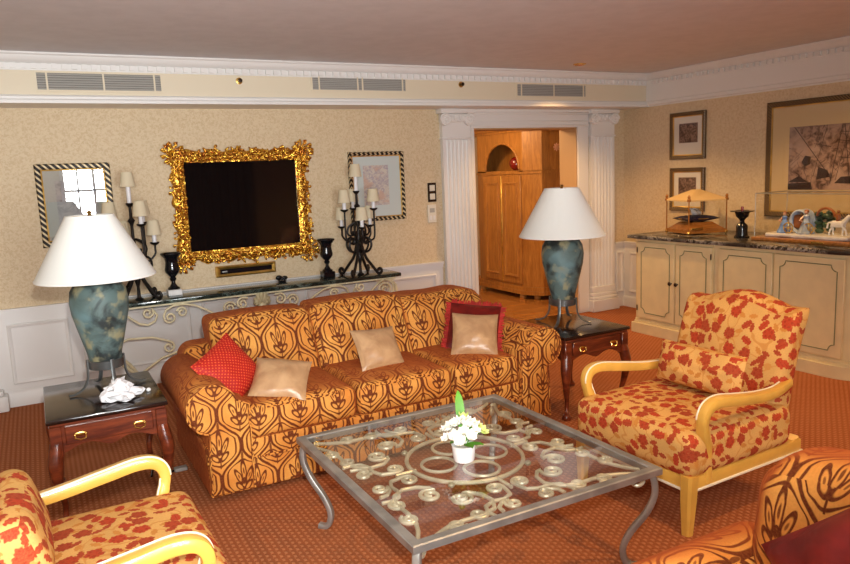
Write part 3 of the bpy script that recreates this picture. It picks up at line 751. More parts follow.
# ---- candelabra
def candelabra(label, loc):
    t = thing('candelabra', label, 'candelabra', loc, 0, None)
    for k in range(4):
        a = PI/4+k*PI/2; ca, sa = math.cos(a), math.sin(a)
        pr = catmull([(.015, .30), (.035, .22), (.06, .15), (.105, .09), (.14, .045), (.165, .0145), (.185, .0145), (.198, .038), (.184, .058), (.166, .048), (.168, .034)], 4)
        MB().tube([(p.x*ca, p.y and p.x*sa or 0, p.y) for p in pr], .0125, 8).build('foot', M['blackiron'], t)
    b = MB(); b.lathe([(.0, .0), (.028, .0), (.032, .008), (.014, .02), (.011, .10), (.018, .13), (.026, .16), (.016, .19), (.012, .24), (.022, .28), (.030, .32), (.020, .36), (.012, .40), (.011, .56), (.016, .58), (.028, .60), (.012, .62), (.010, .70), (.026, .718), (.03, .73), (0, .732)], 16); b.build('stem', M['blackiron'], t)
    for k in range(6):
        a = k*PI/3+.35; ca, sa = math.cos(a), math.sin(a)
        pr = catmull([(.016, .22), (.05, .20), (.09, .215), (.112, .26), (.10, .31), (.065, .325), (.05, .30), (.062, .275), (.08, .285)], 4)
        MB().tube([(p.x*ca, p.x*sa, p.y) for p in pr], .010, 6).build('scroll', M['blackiron'], t)
        pr = catmull([(.014, .46), (.045, .45), (.085, .42), (.095, .37), (.070, .345), (.048, .36), (.052, .385)], 4); c2, s2 = math.cos(a+.5), math.sin(a+.5)
        MB().tube([(p.x*c2, p.x*s2, p.y) for p in pr], .009, 6).build('scroll', M['blackiron'], t)
        up = .565 if k % 2 else .415
        pr = catmull([(.016, .30), (.06, .275), (.11, .30), (.145, .34), (.148, up-.04), (.148, up)], 5)
        arm = MB().tube([(p.x*ca, p.x*sa, p.y) for p in pr], .008, 8)
        arm.lathe([(.006, up-.012), (.030, up+.002), (.036, up+.014), (.030, up+.012), (.012, up+.008), (.0, up+.008)], 14, (.148*ca, .148*sa, 0)); arm.build('arm', M['blackiron'], t)
        x, y = .148*ca, .148*sa
        MB().lathe([(.016, up+.01), (.016, up+.105), (.0, up+.107)], 14, (x, y, 0)).build('candle', M['candle'], t)
        MB().lathe([(.056, up+.070), (.040, up+.178), (.038, up+.178), (.054, up+.070)], 20, (x, y, 0), cap=False).build('lamp_shade', M['shade'], t)
    MB().lathe([(.016, .73), (.016, .88), (0, .882)], 14).build('candle', M['candle'], t)
    MB().lathe([(.056, .850), (.040, .958), (.038, .958), (.054, .850)], 20, cap=False).build('lamp_shade', M['shade'], t)
    return t
candR = candelabra('black wrought iron candelabra with cream shades in front of the pastel print', (-3.325, -.245, ZT))
dup(candR, (-5.150, -.245, ZT), 1.57, 'black wrought iron candelabra with cream shades, partly hidden behind the left table lamp')

# ------------------------------------------------------------------ sideboard cabinet on the right wall
FXC = -.85; ZCT = .93
def oct_line(b, y0, y1, z0, z1, x, cut=.045, r=.0038):
    """painted line with scooped corners, on a face at x"""
    pts = []
    for cy, cz, a0 in ((y1, z1, PI*1.5), (y0, z1, 0), (y0, z0, PI*.5), (y1, z0, PI)):
        sg = []
        for i in range(7):
            a = [PI*1.5, 0, PI*.5, PI][[(y1, z1), (y0, z1), (y0, z0), (y1, z0)].index((cy, cz))]
            a = a-i*PI/2/6 if False else a
            sg.append(i)
        pts.append((cy, cz))
    P_ = []
    def arc(cy, cz, s, e):
        for i in range(7):
            a = s+(e-s)*i/6; P_.append((x, cy+cut*math.cos(a), cz+cut*math.sin(a)))
    arc(y1, z1, PI*1.5, PI); arc(y0, z1, 0, -PI/2); arc(y0, z0, PI/2, 0); arc(y1, z0, PI, PI/2)
    b.tube(P_, r, 6, closed=True)
def unit(label, y0, y1, doors, round_end=False):
    """y1 = far end, y0 = near end"""
    t = thing('sideboard_cabinet', label, 'cabinet', (0, 0, 0), 0)
    X0, X1 = FXC+.022, -.03
    def foot(off):
        if not round_end: return [(X0-off, y1+off*.0), (X0-off, y0), (X1, y0), (X1, y1)]
        R = .30; pts = [(X0-off, y1)]
        for i in range(9):
            a = PI+i*PI/2/8; pts.append((X0+R+(R+off)*math.cos(a), y0+R+(R+off)*math.sin(a)))
        return pts+[(X1, y0-off), (X1, y1)]
    b = MB(); b.prism(foot(0), .13, .895, 'z'); b.build('body', M['cream'], t)
    b = MB(); b.prism(foot(.035), .0, .095, 'z'); b.prism(foot(.022), .095, .115, 'z'); b.prism(foot(.010), .115, .135, 'z')
    if not round_end: b.box(X0-.035, X1, y1, y1+.03, 0, .095, .004)
    b.build('plinth', M['cream'], t)
    b = MB(); b.prism(foot(.012), .872, .897, 'z'); b.build('cornice', M['cream'], t)
    for a, c, kn, hg in doors:
        d = MB(); d.box(FXC, X0+.004, a+.003, c-.003, .15, .868, .004); dr = d.build('door', M['cream'], t)
        l = MB(); oct_line(l, a+.055, c-.055, .20, .82, FXC-.0005); l.build('painted_line', M['greenline'], dr)
        k = MB(); yk = c-.03 if kn > 0 else a+.03
        k.lathe([(.007, 0), (.006, .012), (.016, .020), (.019, .028), (.012, .036), (0, .038)], 14, xf=Matrix.Translation((FXC, yk, .515)) @ Matrix.Rotation(-PI/2, 4, 'Y')); k.build('knob', M['knob'], dr)
        if hg:
            yh = c-.006 if hg > 0 else a+.006
            for z in (.24, .79):
                h = MB(); h.lathe([(.005, -.025), (.006, 0), (.005, .025)], 10, (FXC-.003, yh, z)); h.build('hinge', M['knob'], dr)
    return t
unit('cream cabinet with two narrow doors at the far end of the sideboard', -1.905, -1.02, [(-1.50, -1.05, -1, 1), (-1.90, -1.51, 1, -1)])
unit('cream cabinet with two wide doors and rounded near end, behind the floral armchair', -3.22, -1.912, [(-2.465, -1.965, -1, 0), (-3.03-.0, -2.475, 1, 0)], True)
pts = [(FXC-.045, -.97), (FXC-.045, -1.905), (FXC-.03, -1.925), (FXC-.03, -2.90)]
for i in range(9):
    a = PI+i*PI/2/8; pts.append((FXC+.3+.33*math.cos(a), -2.92+.33*math.sin(a)))
pts += [(-.045, -3.25), (-.045, -.97)]
tag(MB().prism(pts, .898, ZCT, 'z', .006).build('countertop', M['marble2']), 'dark veined marble countertop along the cream sideboard', 'countertop')
# ---- display case with tan roof, cushion and glass shoe
a1 = math.radians(-17); c1 = Vector((-.40, -1.34, ZCT))
t = thing('display_case', 'glass display case with tan pyramid lid and brass ball feet on the sideboard', 'display case', c1, a1)
b = MB(); h = .198
b.prism([(-h, -h), (h, -h), (h, h), (-h, h)], .012, .03, 'z'); b.build('base', M['walnut'], t)
for sx in (-1, 1):
    for sy in (-1, 1):
        MB().ball((sx*(h-.012), sy*(h-.012), .018), .018).build('ball_foot', M['brass'], t)
        MB().box(sx*(h-.010)-.004, sx*(h-.010)+.004, sy*(h-.010)-.004, sy*(h-.010)+.004, .03, .30).build('post', M['walnut'], t)
        MB().lathe([(.016, .30), (.018, .318), (.010, .328), (.014, .340), (.008, .355), (0, .362)], 12, (sx*(h-.01), sy*(h-.01), 0)).build('finial', M['walnut'], t)
b = MB(); g = h-.012
for q in (((-g, -g), (g, -g)), ((g, -g), (g, g)), ((g, g), (-g, g)), ((-g, g), (-g, -g))):
    (x0, y0), (x1, y1) = q; b.add([(x0, y0, .03), (x1, y1, .03), (x1, y1, .30), (x0, y0, .30)], [(0, 1, 2, 3)])
b.build('glass', M['acrylic'], t)
b = MB(); b.add([(-h, -h, .30), (h, -h, .30), (h, h, .30), (-h, h, .30), (-h, -h, .312), (h, -h, .312), (h, h, .312), (-h, h, .312), (-.03, -.03, .40), (.03, -.03, .40), (.03, .03, .40), (-.03, .03, .40)],
                [(3, 2, 1, 0), (0, 1, 5, 4), (1, 2, 6, 5), (2, 3, 7, 6), (3, 0, 4, 7), (4, 5, 9, 8), (5, 6, 10, 9), (6, 7, 11, 10), (7, 4, 8, 11), (8, 9, 10, 11)]); b.build('lid', M['lidcloth'], t)
t = thing('cushion_stand', 'stepped amber wood stand under the navy cushion inside the tan roofed case', 'stand', c1+Vector((0, 0, .031)), a1)
b = MB(); b.prism([(-.19, -.19), (.19, -.19), (.19, .19), (-.19, .19)], 0, .012, 'z')
b.add([(-.18, -.18, .012), (.18, -.18, .012), (.18, .18, .012), (-.18, .18, .012), (-.10, -.10, .075), (.10, -.10, .075), (.10, .10, .075), (-.10, .10, .075)], [(0, 1, 5, 4), (1, 2, 6, 5), (2, 3, 7, 6), (3, 0, 4, 7), (4, 5, 6, 7)]); b.build('pedestal', M['walnut'], t)
MB().box(-.17, -.05, -.200, -.186, .012, .034, .003).build('plaque', M['brass'], t)
def pillow_mb(w_, h_, th, pinch=.06, n=18, seed=0, pw=.5):
    """throw pillow in the XZ plane, thickness along Y"""
    vs = []; fs = []
    def P(i, j, sd):
        u = -1+2*i/n; v = -1+2*j/n
        k = max(0., (1-u*u)*(1-v*v))**pw
        x = u*w_/2*(1-pinch*(1-v*v)); z = v*h_/2*(1-pinch*(1-u*u))
        wr = .05*noise.noise(Vector((u*2.2+seed, v*2.2, sd)))+.03*noise.noise(Vector((u*5+seed, v*5, sd*3)))
        return (x, sd*th/2*k*(1+wr*3), z)
    for sd in (-1, 1):
        o = len(vs)
        for i in range(n+1):
            for j in range(n+1): vs.append(P(i, j, sd))
        for i in range(n):
            for j in range(n):
                q = (o+i*(n+1)+j, o+(i+1)*(n+1)+j, o+(i+1)*(n+1)+j+1, o+i*(n+1)+j+1); fs.append(q if sd < 0 else tuple(reversed(q)))
    m = MB(); b = bmesh.new(); V = [b.verts.new(v) for v in vs]
    for f in fs: b.faces.new([V[i] for i in f])
    bmesh.ops.remove_doubles(b, verts=b.verts[:], dist=1e-5); return m.bm(b)
t = thing('pillow', 'navy velvet pillow with gold band on the stand inside the tan roofed case', 'pillow', c1+Vector((0, 0, .137)), a1)
o = pillow_mb(.34, .26, .062, .04).build('pillow_body', M['navy'], t, rot=(PI/2, 0, 0))
MB().tube([(.17*math.cos(i/24*2*PI)*(.96), .13*math.sin(i/24*2*PI)*.98, 0) for i in range(24)], .004, 6, closed=True).build('cord', M['gold_trim'], t)
t = thing('glass_shoe', 'small clear glass slipper with silver bow on the navy pillow', 'shoe', c1+Vector((0, 0, .168)), a1+.5)
b = MB(); sole = catmull([(-.075, 0, .045), (-.05, 0, .035), (-.01, 0, .010), (.03, 0, .004), (.07, 0, .004)], 5)
b.tube(sole, [.010+.012*math.sin(PI*min(1, i/len(sole)*1.1)) for i in range(len(sole))], 10); b.tube([(-.072, 0, .04), (-.068, 0, .0)], [.008, .004], 8)
b.ball((.045, 0, .018), .034, .022, .016); b.tube(catmull([(-.08, .0, .05), (-.075, .02, .062), (-.03, .024, .052), (.02, .02, .03)], 4), .005, 6); b.tube(catmull([(-.08, .0, .05), (-.075, -.02, .062), (-.03, -.024, .052), (.02, -.02, .03)], 4), .005, 6)
b.build('shoe_body', M['porcelain'], t)
b = MB(); b.ball((.03, -.012, .04), .014, .010, .008); b.ball((.03, .012, .04), .014, .010, .008); b.build('bow', M['greyiron'], t)
# ---- black urn-shaped candle holder
t = thing('candle_holder', 'black glazed candle holder between the two display cases on the sideboard', 'candle holder', (-.52, -1.93, ZCT))
MB().lathe([(.060, 0), (.062, .012), (.050, .020), (.046, .06), (.047, .095), (.040, .112), (.022, .128), (.018, .145), (.030, .162), (.050, .180), (.056, .205), (.062, .216), (.094, .222), (.096, .230), (.060, .232), (.04, .21), (0, .20)], 28).build('bowl', M['black'], t)
MB().lathe([(.012, .205), (.012, .262), (0, .266)], 10).build('candle', M['redball'], t)
# ---- acrylic case with porcelain coach group
cx0, cx1, cy0, cy1 = -.62, -.22, -2.93, -2.13
t = thing('display_case', 'clear acrylic display case on amber wood base at near end of sideboard', 'display case', ((cx0+cx1)/2, (cy0+cy1)/2, ZCT))
hx, hy = (cx1-cx0)/2, (cy1-cy0)/2
MB().box(-hx-.02, hx+.02, -hy-.02, hy+.02, .0, .030, .006, 2).build('base', M['walnut'], t)
MB().box(-hx-.023, -hx-.0195, -hy+.20, -hy+.30, .008, .022, .001).build('plaque', M['brass'], t)
b = MB(); H_ = .38
P8 = [(-hx, -hy), (hx, -hy), (hx, hy), (-hx, hy)]
for i in range(4):
    (x0, y0), (x1, y1) = P8[i], P8[(i+1) % 4]; b.add([(x0, y0, .03), (x1, y1, .03), (x1, y1, H_), (x0, y0, H_)], [(0, 1, 2, 3)])
b.add([(x, y, H_) for x, y in P8], [(0, 1, 2, 3)]); b.build('cover', M['acrylic'], t)
e = MB()
for i in range(4):
    (x0, y0), (x1, y1) = P8[i], P8[(i+1) % 4]; e.tube([(x0, y0, H_), (x1, y1, H_)], .0035, 6); e.tube([(x0, y0, .03), (x0, y0, H_)], .0025, 6)
e.build('edge', M['greyiron'], t)
t = thing('coach_figurine', 'porcelain group of coach, gowned figures and white horse inside the acrylic case', 'figurine', ((cx0+cx1)/2-.03, (cy0+cy1)/2, ZCT+.031))
# local x -> depth, local y -> along the case (far end = +y)
b = MB(); b.puff(.13, .34, .016, .014, (0, 0, .016), n=10, fn=lambda q, a, b_, c: q+Vector((0, 0, .008*noise.noise(q*30)))); b.build('ground', M['whitemarble'], t)
def gown(y, x, h, mat, s=1.):
    b = MB(); b.lathe([(.055*s, .03), (.058*s, .04), (.045*s, .06), (.028*s, .03+h*.45), (.014*s, .03+h*.62), (.020*s, .03+h*.74), (.012*s, .03+h*.80), (0, .03+h*.81)], 14, (x, y, 0)); o = b.build('gown', mat, t)
    b = MB(); b.ball((x, y, .03+h*.90), .013*s, .013*s, .016*s); b.tube([(x, y+.018*s, .03+h*.74), (x-.03*s, y+.028*s, .03+h*.56), (x-.045*s, y, .03+h*.55)], .006*s, 6); b.build('upper_body', M['pinkglaze'], o)
    MB().ball((x+.004, y, .03+h*.93), .015*s, .015*s, .014*s).build('hair', M['brownglaze'], o)
gown(.22, -.05, .17, M['bluedress']); gown(.03, -.06, .19, M['paleblue'], 1.15)
b = MB()
for k in range(5): b.tube([(.04-.02*k, .10+.075*math.cos(2*PI*i/20), .125+.085*math.sin(2*PI*i/20)) for i in range(20)], .011 if k in (0, 4) else .008, 6, closed=True)
b.build('coach_body', M['paleblue'], t)
MB().puff(.03, .045, .055, .02, (.0, .12, .12)).build('coach_seat', M['brownglaze'], t)
for y in (.19, .02):
    b = MB(); b.tube([(-.09+.0, y-.03+.04*math.cos(2*PI*i/16), .075+.04*math.sin(2*PI*i/16)) for i in range(16)], .005, 6, closed=True)
    for k in range(4): a = k*PI/4; b.tube([(-.09, y-.03+.04*math.cos(a), .075+.04*math.sin(a)), (-.09, y-.03-.04*math.cos(a), .075-.04*math.sin(a))], .003, 5)
    b.build('wheel', M['gold_trim'], t)
b = MB()
for k in range(14): b.ball((.05+.03*math.sin(k), -.06+.05*math.cos(k*2.1), .05+.011*k), .03, .035, .022, 8, 6)
b.build('foliage', M['greenglaze'], t)
b = MB(); b.tube([(0, -.02+.07*math.cos(i/14*PI)-.07, .17+.06*math.sin(i/14*PI)) for i in range(15)], .010, 8); b.build('garland', M['brownglaze'], t)
b = MB()   # horse, walking towards -y
b.puff(.022, .055, .026, .02, (-.02, -.20, .115)); b.tube(catmull([(-.02, -.24, .125), (-.02, -.265, .155), (-.02, -.285, .18)], 4), [.022, .021, .019, .018, .017, .016, .015, .014, .013], 8); b.ball((-.02, -.300, .176), .011, .024, .013)
for y, dy in ((-.235, -.035), (-.245, .01), (-.165, .035), (-.155, -.01)): b.tube([(-.02+(.01 if dy > 0 else -.01), y, .105), (-.02, y+dy*.7, .07), (-.02, y+dy, .03)], [.012, .008, .006], 7)
b.tube(catmull([(-.02, -.148, .125), (-.02, -.125, .12), (-.02, -.115, .08)], 4), .007, 6); b.build('horse', M['porcelain'], t)
b = MB(); b.puff(.016, .014, .03, .012, (-.02, -.20, .165)); b.ball((-.02, -.20, .208), .012); b.build('rider', M['brownglaze'], t)

# ------------------------------------------------------------------ armoire in the hallway
t = thing('armoire', 'golden oak armoire with two doors and arched niche, seen through the doorway', 'wardrobe', (0, 0, 0))
F = [(-.60, 1.07), (-.47, .86), (.04, .86), (.04, 2.26), (-.47, 2.26), (-.60, 2.05)]
def off(o_): return [(x-(o_ if x < 0 else 0), y-(o_ if y < 1.5 else -o_)*(1 if y in (.86, 2.26) else .6)) for x, y in F]
AY0, AY1 = 1.11, 1.88
b = MB(); b.prism(F, .14, 1.52, 'z')
b.prism(off(.012), 1.52, 1.545, 'z')
# upper stage with the arched niche cut into its face
N = 14; ym = (AY0+AY1)/2; R = (AY1-AY0)/2-.02
b.prism([(-.30, .92), (.04, .86), (.04, 2.26), (-.30, 2.2)], 1.545, 2.02, 'z')
arc = [(ym-R*math.cos(PI*i/N), 1.575+R*.88*math.sin(PI*i/N)) for i in range(N+1)]
def slab(x0, x1):
    vs = []; fs = []
    top = 2.02; outer = [(1.07, 1.545)]+[(1.07+(2.05-1.07)*i/N, top) for i in range(N+1)]+[(2.05, 1.545)]
    inner = [(arc[0][0], 1.545)]+arc+[(arc[-1][0], 1.545)]
    for x in (x0, x1):
        for y, z in outer+inner: vs.append((x, y, z))
    m = len(outer)
    for i in range(m-1):
        fs += [(i, i+1, m+i+1, m+i), (2*m+i, 2*m+i+1, 3*m+i+1, 3*m+i), (m+i, m+i+1, 3*m+i+1, 3*m+i), (i, i+1, 2*m+i+1, 2*m+i)]
    b.add(vs, fs)
slab(-.60, -.585)
b.prism([(-.60, 1.07), (-.47, .86), (-.30, .92), (-.575, 1.09)], 1.545, 2.02, 'z'); b.prism([(-.60, 2.05), (-.575, 2.03), (-.30, 2.2), (-.47, 2.26)], 1.545, 2.02, 'z')
b.prism(F, 1.54, 1.56, 'z')
b.build('body', M['oak'], t)
b = MB(); b.tube([(-.604, y, z) for y, z in arc], .014, 8); b.build('arch_moulding', M['oak'], t)
b = MB(); b.prism(off(.02), 2.02, 2.05, 'z'); b.prism(off(.045), 2.05, 2.085, 'z'); b.prism(off(.06), 2.085, 2.11, 'z'); b.build('cornice', M['oak'], t)
b = MB(); b.prism(off(.035), .055, .10, 'z'); b.prism(off(.02), .10, .15, 'z'); b.build('base_moulding', M['oak'], t)
for x, y in ((-.50, .95), (-.59, 1.12), (-.59, 2.0), (-.02, .92)): MB().lathe([(.035, 0), (.045, .02), (.03, .056)], 14, (x, y, 0)).build('bun_foot', M['oak'], t)
for y0, y1 in ((AY0-.02, ym-.003), (ym+.003, AY1+.03)):
    b = MB(); b.box(-.622, -.598, y0, y1, .18, 1.50, .004); d = b.build('door', M['oak'], t)
    b = MB(); panel(b, y0+.06, y1-.06, .26, 1.42, lambda u, v, h: (-.622-h, u, v)); b.build('panel_moulding', M['oak'], d)
MB().box(-.630, -.620, ym-.012, ym+.012, .18, 1.50, .004).build('astragal', M['gold_trim'], t)
b = MB()
for k in range(8): a = k*PI/4; b.ball((-.25+.03*math.cos(a), .857, 1.82+.03*math.sin(a)), .020, .004, .012, 8, 6, Matrix.Rotation(-a, 4, 'Y'))
b.ball((-.25, .855, 1.82), .018, .006, .018); b.build('painted_rosette', M['pinkglaze'], t)
tag(MB().ball((-.48, 1.36, 1.561+.085), .085, seg=24, ring=16).build('glass_ball', M['redball']), 'dark red glass ball in the arched niche of the armoire', 'ball')

# ------------------------------------------------------------------ sofa
SX, SY = -4.15, -2.03
t = thing('sofa', 'long three seat sofa in gold and rust ogee velvet in front of console', 'sofa', (SX, SY, 0))
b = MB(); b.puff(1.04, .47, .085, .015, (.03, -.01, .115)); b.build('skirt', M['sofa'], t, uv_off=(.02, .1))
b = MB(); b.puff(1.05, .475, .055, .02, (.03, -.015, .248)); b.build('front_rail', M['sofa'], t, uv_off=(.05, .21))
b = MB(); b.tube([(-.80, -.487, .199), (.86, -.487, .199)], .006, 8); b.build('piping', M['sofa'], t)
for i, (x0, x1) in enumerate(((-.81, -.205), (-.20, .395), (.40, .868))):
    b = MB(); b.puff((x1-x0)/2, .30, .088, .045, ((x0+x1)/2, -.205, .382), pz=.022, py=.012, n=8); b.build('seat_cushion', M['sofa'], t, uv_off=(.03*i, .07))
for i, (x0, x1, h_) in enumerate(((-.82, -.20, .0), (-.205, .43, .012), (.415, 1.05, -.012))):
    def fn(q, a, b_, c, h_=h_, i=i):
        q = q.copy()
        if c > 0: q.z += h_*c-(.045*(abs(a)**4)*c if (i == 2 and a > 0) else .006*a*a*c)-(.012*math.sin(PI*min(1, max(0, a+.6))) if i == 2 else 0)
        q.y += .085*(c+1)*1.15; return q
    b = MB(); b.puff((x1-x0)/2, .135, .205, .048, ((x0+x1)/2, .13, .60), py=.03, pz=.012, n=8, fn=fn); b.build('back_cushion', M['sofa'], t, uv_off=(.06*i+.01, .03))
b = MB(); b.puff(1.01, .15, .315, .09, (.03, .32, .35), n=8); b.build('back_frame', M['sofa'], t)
def arm_poly(s):
    pts = [(.80, .06), (.80, .50)]
    cx, cz, r = .978, .500, .122
    for i in range(21):
        a = math.radians(165-i*12.2); pts.append((cx+r*math.cos(a)*(1.0), cz+r*math.sin(a)))
    pts += [(1.0, .365), (1.005, .30), (1.01, .06)]
    return [(s*x+(.06 if s > 0 else 0), z) for x, z in pts]
for s in (-1, 1):
    b = MB(); b.prism(arm_poly(s), -.53, .27, 'y', .016); o = b.build('arm', M['sofa'], t, sharp=50, uv_off=(.1 if s < 0 else .06, .04))
    b = MB(); b.tube([(x, -.528, z) for x, z in arm_poly(s)], .005, 6); b.build('piping', M['sofa'], o)
def put(o, loc, tilt, roll, yaw):
    o.location = loc; o.rotation_euler = (Matrix.Rotation(yaw, 4, 'Z') @ Matrix.Rotation(tilt, 4, 'X') @ Matrix.Rotation(roll, 4, 'Y')).to_euler(); return o
R_ = math.radians
o = pillow_mb(.31, .31, .12, .05, seed=1).build('throw_pillow', M['red_dot']); tag(put(o, (-4.965, -2.26, .605), R_(-30), R_(64), R_(22)), 'red dotted throw pillow leaning in the left corner of the long sofa', 'throw pillow', 'throw pillows on the long sofa')
o = pillow_mb(.30, .27, .12, .06, seed=2).build('throw_pillow', M['satin']); tag(put(o, (-4.725, -2.375, .545), R_(-56), R_(14), R_(-14)), 'champagne satin throw pillow lying tilted beside the red dotted pillow', 'throw pillow', 'throw pillows on the long sofa')
o = pillow_mb(.29, .27, .11, .06, seed=3).build('throw_pillow', M['satin']); tag(put(o, (-4.085, -2.225, .580), R_(-38), R_(4), R_(6)), 'champagne satin throw pillow alone on the middle of the long sofa', 'throw pillow', 'throw pillows on the long sofa')
o = pillow_mb(.29, .285, .11, .06, seed=4).build('throw_pillow', M['satin']); tag(put(o, (-3.465, -2.315, .588), R_(-36), R_(5), R_(-28)), 'champagne satin throw pillow in front of the red fringed pillow', 'throw pillow', 'throw pillows on the long sofa')
o = pillow_mb(.34, .33, .11, .05, seed=5).build('throw_pillow', M['redsilk']); tag(put(o, (-3.390, -2.185, .602), R_(-36), R_(7), R_(-32)), 'red fringed throw pillow in the right corner of the long sofa', 'throw pillow', 'throw pillows on the long sofa')
b = MB(); random.seed(3)
for k in range(150):
    s = k/150*4; i = int(s); f = s-i
    x, z, dx, dz = [(-1+2*f, -1, 0, -1), (1, -1+2*f, 1, 0), (1-2*f, 1, 0, 1), (-1, 1-2*f, -1, 0)][i]
    p = Vector((x*.163*(1-.05*(1-z*z)), 0, z*.158*(1-.05*(1-x*x)))); q = p+Vector((dx+random.uniform(-.2, .2), random.uniform(-.3, .3), dz+random.uniform(-.2, .2)))*random.uniform(.028, .036)
    b.tube([p, q], [.0062, .0045], 5)
b.build('fringe', M['fringe'], o)

# ------------------------------------------------------------------ end tables with cabriole legs
def cabriole(sx, sy, hx, hy, top):
    d = Vector((sx, sy, 0)).normalized(); o0 = Vector((sx*(hx-.035), sy*(hy-.035), 0))
    pr = [(top, .0, .030), (top-.06, .012, .034), (top-.11, .022, .033), (top-.17, .020, .026), (top-.25, .006, .019), (.12, -.008, .0145), (.06, -.004, .014), (.030, .008, .020), (.018, .016, .030), (.006, .016, .030), (0, .014, .024)]
    pts = catmull([(r, z, q) for z, r, q in pr], 3)
    return [tuple(o0+d*p.x+Vector((0, 0, p.y))) for p in pts], [p.z for p in pts]
def end_table(label, loc, hx, hy):
    t = thing('end_table', label, 'end table', loc); ZT = .54
    b = MB(); b.box(-hx, hx, -hy, hy, ZT-.022, ZT, .006, 2); b.build('tabletop', M['mahogany_top'], t)
    b = MB(); b.box(-hx+.012, hx-.012, -hy+.012, hy-.012, ZT-.036, ZT-.022, .004); b.build('edge_moulding', M['mahogany'], t)
    z0, z1 = ZT-.15, ZT-.036; i = .03
    # apron as a scalloped skirt
    def skirt(w_):
        top = [(-w_, z1), (w_, z1)]; n = 28; low = []
        for k in range(n+1):
            u = -1+2*k/n; zz = z0-.035*abs(u)**3-.022*math.cos(u*PI*2.0)*(1-abs(u)) + .006
            low.append((u*w_, zz))
        return [(-w_, z1)]+low+[(w_, z1)]
    b = MB(); b.prism(skirt(hx-i), -hy+i-.004, -hy+i+.016, 'y'); b.prism(skirt(hx-i), hy-i-.016, hy-i+.004, 'y'); b.prism(skirt(hy-i), -hx+i-.004, -hx+i+.016, 'x'); b.prism(skirt(hy-i), hx-i-.016, hx-i+.004, 'x')
    for sx in (-1, 1):
        for sy in (-1, 1): b.box(sx*(hx-.035)-.026, sx*(hx-.035)+.026, sy*(hy-.035)-.026, sy*(hy-.035)+.026, z0-.03, z1, .004)
    b.build('apron', M['mahogany'], t)
    b = MB(); yq = -hy+.014; b.box(-hx+.075, hx-.075, yq-.002, yq+.02, z0+.022, z1-.008, .004); d = b.build('drawer', M['mahogany'], t)
    for x in (-.13, .13):
        h_ = MB(); zc = (z0+z1)/2+.008
        h_.ball((x, yq-.004, zc), .030, .003, .011, 12, 6); h_.ball((x-.024, yq-.012, zc), .007); h_.ball((x+.024, yq-.012, zc), .007)
        h_.tube([(x-.024, yq-.012, zc), (x-.022, yq-.020, zc-.016), (x, yq-.022, zc-.024), (x+.022, yq-.020, zc-.016), (x+.024, yq-.012, zc)], .0042, 6); h_.build('handle', M['brass'], d)
    for sx in (-1, 1):
        for sy in (-1, 1):
            p, r = cabriole(sx, sy, hx, hy, z0+.03); MB().tube(p, r, 10).build('leg', M['mahogany'], t)
    return t
etL = end_table('red mahogany end table with drawer at left end of the sofa, under the nearer lamp', (-5.572, -2.06, 0), .268, .34)
etR = end_table('red mahogany end table with drawer between the long sofa and right floral armchair', (-2.700, -2.28, 0), .272, .30)
def table_lamp(label, loc, rz):
    t = thing('table_lamp', label, 'table lamp', loc, rz)
    MB().lathe([(.072, .135), (.076, .14), (.084, .20), (.112, .31), (.136, .41), (.142, .47), (.134, .53), (.112, .565), (.080, .585), (.050, .592), (.046, .61), (.0, .61)], 40).build('body', M['verdigris'], t)
    MB().lathe([(.078, .120), (.084, .122), (.088, .165), (.081, .168)], 32).build('collar', M['darkiron'], t)
    for k in range(4):
        a = k*PI/2; ca, sa = math.cos(a), math.sin(a)
        pr = catmull([(.092, .175), (.094, .12), (.100, .07), (.125, .030), (.165, .010), (.195, .008)], 4)
        MB().tube([(p.x*ca, p.x*sa, p.y) for p in pr], 1, 8, flat=(Vector((-sa, ca, 0)), .010, .005)).build('foot', M['darkiron'], t)
    MB().lathe([(.010, .60), (.010, .92), (.014, .93), (0, .935)], 12).build('stem', M['brass'], t)
    n = 48; pr = [(.286, .590), (.289, .592), (.289, .600), (.284, .604), (.118, .905), (.116, .912), (.112, .912), (.112, .902), (.278, .604), (.281, .592)]
    MB().lathe(pr, n, cap=False).build('lamp_shade', M['lampshade'], t)
    b = MB()
    for k in range(3): a = k*2*PI/3; b.tube([(0, 0, .905), (.113*math.cos(a), .113*math.sin(a), .905)], .003, 6)
    b.build('spider', M['brass'], t)
    return t
lpL = table_lamp('large verdigris urn lamp with white cone shade on left end table', (-5.535, -1.99, .54), .25)
dup(lpL, (-2.675, -2.20, .54), .62, 'large verdigris urn lamp with white cone shade on end table before the doorway')
# tissue and bead on the left end table
random.seed(5); b = MB()
for k in range(16):
    a = random.uniform(0, 2*PI); r = random.uniform(0, .07); z = .02+.085*(1-r/.09)*random.uniform(.4, 1)
    X = Matrix.Rotation(random.uniform(0, 3), 4, 'Z') @ Matrix.Rotation(random.uniform(-.9, .9), 4, 'X')
    bm_ = bmesh.new(); bmesh.ops.create_icosphere(bm_, subdivisions=2, radius=1)
    for v in bm_.verts:
        n_ = noise.noise(v.co*2.2+Vector((k*3, 0, 0))); v.co = Vector((v.co.x*.045, v.co.y*.030, v.co.z*.022))*(1+n_*.7)
    b.bm(bm_, Matrix.Translation((r*1.15*math.cos(a), r*.75*math.sin(a), z)) @ X)
m_ = min(v.z for v in b.v)
for v in b.v: v.z -= m_
tag(b.build('crumpled_tissue', M['tissue'], loc=(-5.50, -2.245, .541), rot=(0, 0, .3), sharp=20), 'crumpled white tissue on the left end table beside the lamp', 'tissue')
tag(MB().ball((0, 0, .010), .012, .012, .010).build('bead', M['porcelain'], loc=(-5.362, -2.17, .54)), 'tiny white bead on the left end table right of the tissue', 'bead')
t = thing('power_cord', 'black power cord loop with plug on carpet beside left end table leg', 'cord', (-5.27, -1.93, 0))
